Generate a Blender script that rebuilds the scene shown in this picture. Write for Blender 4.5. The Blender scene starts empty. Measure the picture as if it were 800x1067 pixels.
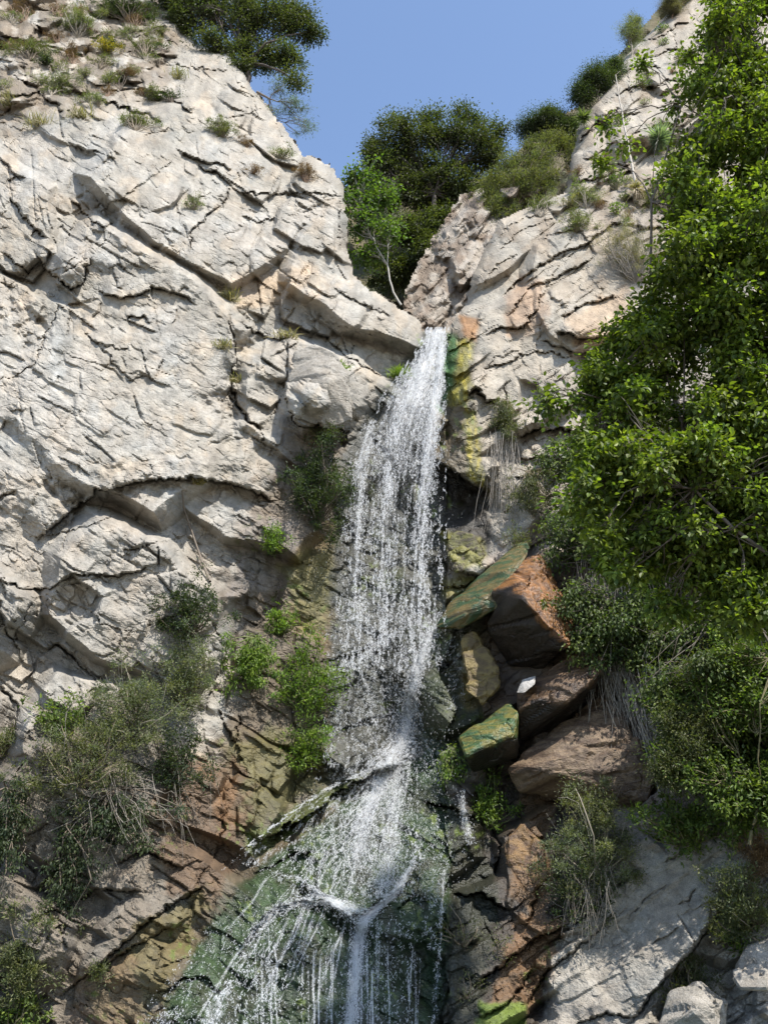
import bpy, math, time
import numpy as np
from mathutils import Vector
T0 = time.time()
R = math.radians
RNG = np.random.default_rng(7)
scene = bpy.context.scene
COL = scene.collection

# ------------------------------------------------------------------ camera
F, CX, CY, PITCH, CAMZ = 900.0, 400.0, 533.5, R(22), 3.0
CP, SP = math.cos(PITCH), math.sin(PITCH)
cam = bpy.data.cameras.new('camera'); camo = bpy.data.objects.new('camera', cam); COL.objects.link(camo)
camo.location = (0, 0, CAMZ); camo.rotation_euler = (R(90) + PITCH, 0, 0)
cam.sensor_fit = 'VERTICAL'; cam.sensor_height = 24.0; cam.lens = 24.0 * F / 1067.0; cam.clip_end = 2000
scene.camera = camo

def P(px, py, Y):
    """world point seen at photo pixel (px,py) and standing at world depth Y"""
    u = np.asarray(px, float) - CX; v = CY - np.asarray(py, float)
    yc = CP * F - SP * v; zc = SP * F + CP * v
    s = Y / yc
    return np.stack([u * s, yc * s, CAMZ + zc * s], -1)

# ------------------------------------------------------------------ noise
TAB = RNG.random((65536, 6)).astype(np.float32); GTAB = np.stack([np.cos(TAB[:, 0] * 6.2831853), np.sin(TAB[:, 0] * 6.2831853)], -1)
def hidx(ix, iy, seed):
    return ((ix * 73856093) ^ (iy * 19349663) ^ (seed * 83492791) ^ ((ix + iy) * 668265)) & 0xFFFF

def noise(x, y, seed=0):
    x = np.asarray(x, np.float32); y = np.asarray(y, np.float32)
    ix = np.floor(x).astype(np.int32); iy = np.floor(y).astype(np.int32); fx = x - ix; fy = y - iy
    ux = fx * fx * fx * (fx * (fx * 6 - 15) + 10); uy = fy * fy * fy * (fy * (fy * 6 - 15) + 10)
    def g(dx, dy):
        a = GTAB[hidx(ix + dx, iy + dy, seed)]
        return a[..., 0] * (fx - dx) + a[..., 1] * (fy - dy)
    n0 = g(0, 0) * (1 - ux) + g(1, 0) * ux
    n1 = g(0, 1) * (1 - ux) + g(1, 1) * ux
    return (n0 * (1 - uy) + n1 * uy) * np.float32(1.5)

def fbm(x, y, octv=4, seed=0, gain=0.5):
    s = 0; a = np.float32(1.0)
    for o in range(octv):
        s = s + a * noise(x * 2 ** o + 17.3 * o, y * 2 ** o - 9.1 * o, seed + o * 31); a = a * np.float32(gain)
    return s

def blocks(x, y, size, rot, aniso, tilt, off, slope, seed, warp=0.1, spin=.22):
    """tilted plates with steep planar sides packed together: the blocky face of jointed granite"""
    c, s = np.float32(np.cos(rot)), np.float32(np.sin(rot)); x = x.astype(np.float32); y = y.astype(np.float32)
    a = (x * c + y * s) / (size * aniso); b = (-x * s + y * c) / size
    wa, wb = fbm(x / size, y / size, 3, seed + 5, .6), fbm(x / size + 9, y / size, 3, seed + 6, .6)
    a = a + warp * wa; b = b + warp * wb
    ia = np.floor(a).astype(np.int32); ib = np.floor(b).astype(np.int32)
    best = np.full(a.shape, -(off * 1.15 + tilt * .45), np.float32)
    for i in (-1, 0, 1):
        for j in (-1, 0, 1):
            t = TAB[hidx(ia + i, ib + j, seed)]
            da = a - (ia + i + .2 + .6 * t[..., 0]); db = b - (ib + j + .2 + .6 * t[..., 1])
            ph = (t[..., 5] - .5) * 2 * spin; cc, ss = np.cos(ph), np.sin(ph)
            ra, rb = da * cc + db * ss, -da * ss + db * cc
            box = np.maximum(np.abs(ra), np.abs(rb)) + .25 * (np.abs(ra) + np.abs(rb))
            v = (t[..., 2] - .5) * 2 * off + ((t[..., 3] - .5) * ra + (t[..., 4] - .5) * rb) * 2 * tilt - slope * np.maximum(0, box - (.53 + .17 * t[..., 5]))
            best = np.maximum(best, v)
    return best

def sstep(a, b, x):
    t = np.clip((x - a) / (b - a), 0, 1); return t * t * (3 - 2 * t)

def poly_dist(X, Y, pts, closed=False):
    """distance, signed side (+ = left of travel, which is up for a line running right) and parameter"""
    pts = np.asarray(pts, float); n = len(pts)
    best = np.full(X.shape, 1e9); side = np.zeros(X.shape); par = np.zeros(X.shape)
    seg = [(pts[i], pts[(i + 1) % n]) for i in range(n if closed else n - 1)]
    for k, (p, q) in enumerate(seg):
        d = q - p; L2 = d @ d + 1e-9
        t = np.clip(((X - p[0]) * d[0] + (Y - p[1]) * d[1]) / L2, 0, 1)
        ex = X - (p[0] + t * d[0]); ey = Y - (p[1] + t * d[1]); dd = np.sqrt(ex * ex + ey * ey)
        m = dd < best
        cr = (d[1] * ex - d[0] * ey)
        side = np.where(m, np.sign(cr), side); par = np.where(m, (k + t) / len(seg), par); best = np.where(m, dd, best)
    return best, side, par

def inside(X, Y, pts):
    pts = np.asarray(pts, float); c = np.zeros(X.shape, bool); n = len(pts)
    for i in range(n):
        x1, y1 = pts[i]; x2, y2 = pts[(i + 1) % n]
        if y1 == y2: continue
        c ^= ((y1 > Y) != (y2 > Y)) & (X < (x2 - x1) * (Y - y1) / (y2 - y1) + x1)
    return c

def region(X, Y, pts, soft=12.0, rough=8.0, seed=3, sc=18.0):
    """soft ragged mask of a traced patch"""
    pts = np.asarray(pts, float); out = np.zeros(X.shape)
    x0, y0 = pts.min(0) - soft * 2 - rough * 2; x1, y1 = pts.max(0) + soft * 2 + rough * 2
    m = (X > x0) & (X < x1) & (Y > y0) & (Y < y1)
    xs, ys = X[m], Y[m]
    d, _, _ = poly_dist(xs, ys, pts, True); d = np.where(inside(xs, ys, pts), d, -d)
    d = d + rough * fbm(xs / sc, ys / sc, 4, seed)
    out[m] = sstep(-soft * .5, soft * .5, d); return out

def tps(ctrl):
    c = np.asarray(ctrl, float); n = len(c); xy = c[:, :2] / 400.0
    def U(r2): return np.where(r2 > 1e-12, r2 * np.log(np.maximum(r2, 1e-12)), 0)
    d2 = ((xy[:, None] - xy[None]) ** 2).sum(-1)
    A = np.zeros((n + 3, n + 3)); A[:n, :n] = U(d2) + np.eye(n) * 2e-4; A[:n, n] = 1; A[:n, n + 1:] = xy; A[n, :n] = 1; A[n + 1:, :n] = xy.T
    w = np.linalg.solve(A, np.concatenate([c[:, 2], np.zeros(3)]))
    def f(X, Y):
        x, y = X / 400.0, Y / 400.0; o = w[n] + w[n + 1] * x + w[n + 2] * y
        for i in range(n): o = o + w[i] * U((x - xy[i, 0]) ** 2 + (y - xy[i, 1]) ** 2)
        return o
    return f

# ------------------------------------------------------------------ object helpers
def tag(o, label=None, cat=None, group=None, kind=None):
    for k, v in (('label', label), ('category', cat), ('group', group), ('kind', kind)):
        if v: o[k] = v
    return o

def mesh_np(name, verts, quads=None, tris=None, mat=None, parent=None, smooth=False, cols=None, attrs=None):
    me = bpy.data.meshes.new(name)
    verts = np.asarray(verts, np.float32).reshape(-1, 3)
    me.vertices.add(len(verts)); me.vertices.foreach_set('co', verts.ravel())
    parts = []
    if quads is not None and len(quads): parts.append((np.asarray(quads, np.int32), 4))
    if tris is not None and len(tris): parts.append((np.asarray(tris, np.int32), 3))
    idx = np.concatenate([p.ravel() for p, k in parts]); tot = np.concatenate([np.full(len(p), k, np.int32) for p, k in parts])
    start = np.concatenate([[0], np.cumsum(tot)[:-1]]).astype(np.int32)
    me.loops.add(len(idx)); me.loops.foreach_set('vertex_index', idx)
    me.polygons.add(len(tot)); me.polygons.foreach_set('loop_start', start); me.polygons.foreach_set('loop_total', tot)
    me.polygons.foreach_set('use_smooth', np.full(len(tot), smooth, bool))
    me.update(calc_edges=True)
    if cols is not None:
        a = me.color_attributes.new('tint', 'FLOAT_COLOR', 'POINT'); c = np.ones((len(verts), 4), np.float32); c[:, :3] = cols
        a.data.foreach_set('color', c.ravel())
    for k, v in (attrs or {}).items():
        a = me.attributes.new(k, 'FLOAT', 'POINT'); a.data.foreach_set('value', np.asarray(v, np.float32).ravel())
    if mat: me.materials.append(mat)
    o = bpy.data.objects.new(name, me); COL.objects.link(o)
    if parent: o.parent = parent
    return o

def empty(name, loc, label, cat, group=None):
    o = bpy.data.objects.new(name, None); COL.objects.link(o); o.location = tuple(float(c) for c in loc); o.empty_display_size = .1
    tag(o, label, cat, group); return o

def unit(v): v = np.asarray(v, float); return v / (np.linalg.norm(v, axis=-1, keepdims=True) + 1e-9)

class Buf:
    def __init__(s): s.v = []; s.q = []; s.t = []; s.c = []; s.n = 0
    def add(s, v, quads=None, tris=None, col=None):
        v = np.asarray(v, float).reshape(-1, 3)
        if quads is not None and len(quads): s.q.append(np.asarray(quads) + s.n)
        if tris is not None and len(tris): s.t.append(np.asarray(tris) + s.n)
        s.v.append(v); s.n += len(v)
        s.c.append(np.broadcast_to(np.asarray(col if col is not None else (1, 1, 1), float), (len(v), 3)))
    def tube(s, pts, r0, r1, sides=4, col=None):
        pts = np.asarray(pts, float); n = len(pts); d = np.gradient(pts, axis=0); d = unit(d)
        up = np.where(np.abs(d[:, 2:3]) > .9, np.array([[1., 0, 0]]), np.array([[0, 0, 1.]]))
        a = unit(np.cross(d, up)); b = np.cross(d, a); r = np.linspace(r0, r1, n)[:, None, None]
        th = np.arange(sides) / sides * 2 * np.pi
        ring = pts[:, None] + r * (a[:, None] * np.cos(th)[None, :, None] + b[:, None] * np.sin(th)[None, :, None])
        i = np.arange(n - 1)[:, None] * sides; j = np.arange(sides)[None]; k = (j + 1) % sides
        s.add(ring, np.stack([i + j, i + k, i + sides + k, i + sides + j], -1).reshape(-1, 4), None, col)
    def build(s, name, mat, parent=None, smooth=True):
        v = np.concatenate(s.v)
        if parent is not None: v = v - np.array(parent.location)
        return mesh_np(name, v, np.concatenate(s.q) if s.q else None, np.concatenate(s.t) if s.t else None, mat, parent, smooth, np.concatenate(s.c))

# ------------------------------------------------------------------ materials
def mat(name): 
    m = bpy.data.materials.new(name); m.use_nodes = True; nt = m.node_tree; return m, nt, nt.nodes['Principled BSDF'], nt.nodes['Material Output']
def N(nt, t, **kw):
    n = nt.nodes.new(t)
    for k, v in kw.items():
        if k in n.inputs: n.inputs[k].default_value = v
        else: setattr(n, k, v)
    return n
def noise_n(nt, vec, scale, detail=6, rough=.55, dist=0):
    n = N(nt, 'ShaderNodeTexNoise'); n.inputs['Scale'].default_value = scale; n.inputs['Detail'].default_value = detail
    n.inputs['Roughness'].default_value = rough; n.inputs['Distortion'].default_value = dist; nt.links.new(vec, n.inputs['Vector']); return n.outputs['Fac']
def N_col(nt, vec, scale):
    n = N(nt, 'ShaderNodeTexNoise'); n.inputs['Scale'].default_value = scale; n.inputs['Detail'].default_value = 3; nt.links.new(vec, n.inputs['Vector']); return n.outputs['Color']
def ramp(nt, fac, stops):
    r = N(nt, 'ShaderNodeValToRGB'); e = r.color_ramp.elements
    while len(e) < len(stops): e.new(.5)
    for i, (p, c) in enumerate(stops): e[i].position = p; e[i].color = (*c, 1) if len(c) == 3 else c
    nt.links.new(fac, r.inputs['Fac']); return r.outputs['Color']
def mix(nt, a, b, fac, mode='MIX'):
    m = N(nt, 'ShaderNodeMix', data_type='RGBA', blend_type=mode)
    for s, v in ((m.inputs[6], a), (m.inputs[7], b), (m.inputs[0], fac)):
        if hasattr(v, 'links'): nt.links.new(v, s)
        else: s.default_value = (*v, 1) if isinstance(v, tuple) else v
    return m.outputs[2]
def math_n(nt, op, a, b=0.0):
    m = N(nt, 'ShaderNodeMath', operation=op)
    for s, v in ((m.inputs[0], a), (m.inputs[1], b)):
        if hasattr(v, 'links'): nt.links.new(v, s)
        else: s.default_value = v
    return m.outputs[0]

def rock_material():
    m, nt, b, out = mat('jointed_granite')
    tc = N(nt, 'ShaderNodeTexCoord').outputs['Object']
    tint = N(nt, 'ShaderNodeAttribute', attribute_name='tint').outputs['Color']
    wet = N(nt, 'ShaderNodeAttribute', attribute_name='wet').outputs['Fac']
    n1 = noise_n(nt, tc, 1.1, 5, .6, .3); n2 = noise_n(nt, tc, 9, 6, .7); n3 = noise_n(nt, tc, 60, 4, .7)
    # dark mineral freckles and paler lichen patches
    c = mix(nt, tint, ramp(nt, n1, [(.3, (.84, .83, .81)), (.5, (1, 1, 1)), (.72, (1.06, 1.02, .97))]), 1.0, 'MULTIPLY')
    c = mix(nt, c, ramp(nt, n2, [(.30, (.62, .61, .60)), (.47, (.98, .98, .98)), (.7, (1.1, 1.1, 1.1))]), .75, 'MULTIPLY')
    c = mix(nt, c, ramp(nt, n3, [(.36, (.45, .44, .42)), (.52, (1.02, 1.02, 1.02)), (.7, (1.2, 1.2, 1.2))]), .75, 'MULTIPLY')
    nt.links.new(c, b.inputs['Base Color'])
    rr = N(nt, 'ShaderNodeMapRange'); nt.links.new(wet, rr.inputs[0]); rr.inputs[3].default_value = .88; rr.inputs[4].default_value = .20
    nt.links.new(rr.outputs[0], b.inputs['Roughness'])
    b.inputs['Specular IOR Level'].default_value = .5
    # bump: chipped faces + grain
    mp = N(nt, 'ShaderNodeMapping'); mp.inputs['Rotation'].default_value = (0, R(35), 0); mp.inputs['Scale'].default_value = (1, 1, 2.2); nt.links.new(tc, mp.inputs['Vector'])
    def chips(sc):
        v = N(nt, 'ShaderNodeTexVoronoi', feature='F1'); v.inputs['Scale'].default_value = sc
        nt.links.new(mix(nt, mp.outputs[0], N_col(nt, tc, sc * 1.2), .12), v.inputs['Vector']); return v.outputs['Distance']
    hgt = math_n(nt, 'ADD', math_n(nt, 'MULTIPLY', noise_n(nt, tc, 30, 7, .75), .36), math_n(nt, 'ADD', math_n(nt, 'MULTIPLY', chips(3.6), .14), math_n(nt, 'MULTIPLY', chips(15), .2)))
    def cracks(sc, seedv):
        v = N(nt, 'ShaderNodeTexVoronoi', feature='DISTANCE_TO_EDGE'); v.inputs['Scale'].default_value = sc; v.inputs['Randomness'].default_value = .9
        nt.links.new(mix(nt, mp.outputs[0], N_col(nt, tc, sc * seedv), .4), v.inputs['Vector'])
        on = ramp(nt, noise_n(nt, tc, sc * .35, 2), [(.42, (1, 1, 1)), (.56, (0, 0, 0))])
        return mix(nt, ramp(nt, v.outputs['Distance'], [(0, (0, 0, 0)), (.035, (1, 1, 1))]), (1., 1., 1.), on)
    hgt = math_n(nt, 'ADD', hgt, math_n(nt, 'MULTIPLY', cracks(1.5, 1.6), .35))
    bp = N(nt, 'ShaderNodeBump'); bp.inputs['Strength'].default_value = .95; bp.inputs['Distance'].default_value = .06
    nt.links.new(hgt, bp.inputs['Height']); nt.links.new(bp.outputs[0], b.inputs['Normal'])
    return m
ROCK = rock_material()

def leaf_material(name, trans=.35, rough=.5):
    m, nt, b, out = mat(name)
    tint = N(nt, 'ShaderNodeAttribute', attribute_name='tint').outputs['Color']
    nt.links.new(tint, b.inputs['Base Color']); b.inputs['Roughness'].default_value = rough; b.inputs['Specular IOR Level'].default_value = .35
    t = N(nt, 'ShaderNodeBsdfTranslucent'); c2 = mix(nt, tint, (1.5, 1.7, .5), 1.0, 'MULTIPLY'); nt.links.new(c2, t.inputs['Color'])
    mx = N(nt, 'ShaderNodeMixShader'); mx.inputs[0].default_value = trans
    nt.links.new(b.outputs[0], mx.inputs[1]); nt.links.new(t.outputs[0], mx.inputs[2]); nt.links.new(mx.outputs[0], out.inputs['Surface'])
    return m
LEAF = leaf_material('living_leaf', .42); DRYLEAF = leaf_material('dry_leaf', .15, .8)
def plain(name, rough=.85):
    m, nt, b, out = mat(name)
    tint = N(nt, 'ShaderNodeAttribute', attribute_name='tint').outputs['Color']
    tc = N(nt, 'ShaderNodeTexCoord').outputs['Object']
    c = mix(nt, tint, ramp(nt, noise_n(nt, tc, 14, 5, .7), [(.3, (.6, .6, .6)), (.7, (1.25, 1.25, 1.25))]), 1.0, 'MULTIPLY')
    nt.links.new(c, b.inputs['Base Color']); b.inputs['Roughness'].default_value = rough; return m
BARK = plain('bark')

# ------------------------------------------------------------------ the cliff: one field, split where the water runs
STEP = 1.3
gx = np.arange(-150, 952, STEP); gy = np.arange(-150, 1160, STEP)
X, Y = np.meshgrid(gx, gy)
CTRL = [(-150,1160,15.2),(-150,800,15.8),(-150,500,16.6),(-150,250,18),(-150,-150,31),(0,1067,15.3),(0,800,16.0),(0,600,16.7),(0,520,17.0),(0,300,18.2),(0,150,20.2),(0,60,23.0),
 (0,-50,27),(100,60,23.5),(100,130,20.6),(100,250,18.9),(100,400,17.9),(100,600,17.1),(100,800,16.5),(100,1000,15.6),(190,20,26),(220,60,24.2),(250,140,22.4),(250,220,20.6),
 (300,170,22.3),(350,200,22.0),(350,290,20.9),(420,330,21.0),(300,400,19.6),(330,410,19.3),(200,400,18.6),(200,520,18.1),(290,560,19.0),(330,500,19.6),(270,650,18.8),(320,700,19.3),(220,700,17.8),(200,800,17.2),
 (300,800,18.7),(240,900,17.3),(150,1067,15.3),(200,1000,16.1),
 (450,345,21.4),(400,450,20.9),(430,520,20.7),(400,600,20.4),(430,650,20.0),(370,700,19.8),(440,760,19.5),(350,790,19.3),(430,810,19.0),(350,900,17.9),(430,940,17.3),(300,960,16.8),(250,1067,15.4),(380,1067,16.0),(440,1067,16.2),(330,1160,15.0),
 (485,350,21.0),(490,430,20.4),(480,520,20.4),(470,600,19.9),(500,700,19.3),(500,790,18.6),(490,900,17.8),(500,1067,16.4),(560,1000,16.9),(560,850,18.0),(560,640,19.2),(600,760,18.4),
 (520,250,22.8),(560,330,21.0),(560,430,20.2),(545,500,19.9),(600,220,23.0),(620,330,21.0),(640,130,25.2),(700,40,28.0),(700,200,22.8),(760,-60,31),(700,350,20.3),(640,500,19.2),(640,640,18.5),(700,800,17.2),
 (640,950,16.9),(740,900,16.2),(800,840,16.2),(800,1000,15.2),(680,1067,15.6),(600,1067,16.2),(800,600,17.4),(800,350,19.5),(800,100,24.5),(950,-150,34),(950,300,19.5),(950,700,16.6),(950,1160,14.2),(600,1160,15.4)]
Y0 = tps(CTRL)(X, Y)
D = np.zeros(X.shape, np.float32)      # metres towards the viewer
# facet amplitude: smoother on the big polished slab, rougher near edges
slab = region(X, Y, [(-160,300),(60,330),(150,300),(230,330),(240,440),(280,500),(100,505),(-160,560)], 80, 20)
lefty = sstep(470, 420, X); righty = 1 - lefty
slab2 = region(X, Y, [(575,1180),(575,1010),(650,925),(740,880),(800,830),(960,800),(960,900),(800,900),(700,1020),(640,1180)], 20, 5)
film = region(X, Y, [(150,1180),(190,1005),(245,925),(300,870),(400,795),(470,780),(470,1180)], 30, 6)
fallz = region(X, Y, [(440,345),(470,345),(462,520),(470,650),(450,790),(330,800),(345,640),(352,480),(400,400)], 24, 6)
hillm = region(X, Y, [(-160,-160),(190,-160),(190,60),(150,95),(60,105),(0,125),(-160,150)], 30, 10)
amp = (1 - .78 * slab) * (1 - .8 * slab2) * (1 - .3 * hillm) * (1 - .62 * film) * (1 - .4 * fallz)
rotL, rotR = R(32), R(-33)
X32, Y32 = X.astype(np.float32), Y.astype(np.float32)
def both(sz, an, ti, of, slp, seed, warp=.06):
    o = np.empty(X.shape, np.float32); ka, kb = np.searchsorted(gx, (425, 500))
    wob = 6 * noise(X32 / 90, Y32 / 90, seed + 9)
    o[:, :kb] = blocks(X32[:, :kb] + wob[:, :kb], Y32[:, :kb], sz, rotL, an, ti, of, slp, seed, warp)
    r = blocks(X32[:, ka:] + wob[:, ka:], Y32[:, ka:], sz, rotR, an * 1.25, ti, of, slp, seed + 50, warp)
    use = X32[:, ka:] > 466 + 12 * noise(Y32[:, ka:] / 40, Y32[:, ka:] * 0, 8); o[:, ka:] = np.where(use, r, np.where(X32[:, ka:] < 500, np.pad(o[:, ka:kb], ((0, 0), (0, o.shape[1] - kb))), r)); return o
m2 = sstep(-.1, .4, fbm(X32 / 120, Y32 / 120, 2, 77)); m3 = sstep(-.1, .45, fbm(X32 / 60, Y32 / 60, 2, 88)); m4 = sstep(-.2, .5, fbm(X32 / 30, Y32 / 30, 2, 98))
D += both(128, 1.5, .75, .30, 8, 11) * amp
D += both(46, 1.5, .27, .15, 6.0, 23) * amp * (.08 + .92 * m2)
D += both(17, 1.8, .10, .055, 1.8, 37) * (.25 + .75 * amp) * (.10 + .90 * m3)
D += both(7.0, 1.7, .05, .026, .7, 41) * (.2 + .8 * m4) * (.45 + .55 * amp)
D += .06 * fbm(X32 / 90, Y32 / 90, 2, 301) * amp - .04 * np.abs(fbm(X32 / 34, Y32 / 34, 3, 302, .5)) - .012 * np.abs(fbm(X32 / 7, Y32 / 7, 3, 303))
D += hillm * blocks(X32, Y32, 20, R(12), 1.7, .25, .22, 3, 313, .12)
D += hillm * .5 * (np.abs(((Y32 + .25 * X32 + 14 * fbm(X32 / 60, Y32 / 30, 3, 310)) / 34) % 1 - .5) * 2 - .5)
# run-out striae on the slab
c, s = math.cos(R(25)), math.sin(R(25))
D += .02 * np.abs(fbm((X32 * c + Y32 * s) / 50 + noise(X32/70,Y32/70,9), (-X32 * s + Y32 * c) / 11, 4, 305)) * (.3 + 1.2 * slab)

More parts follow.
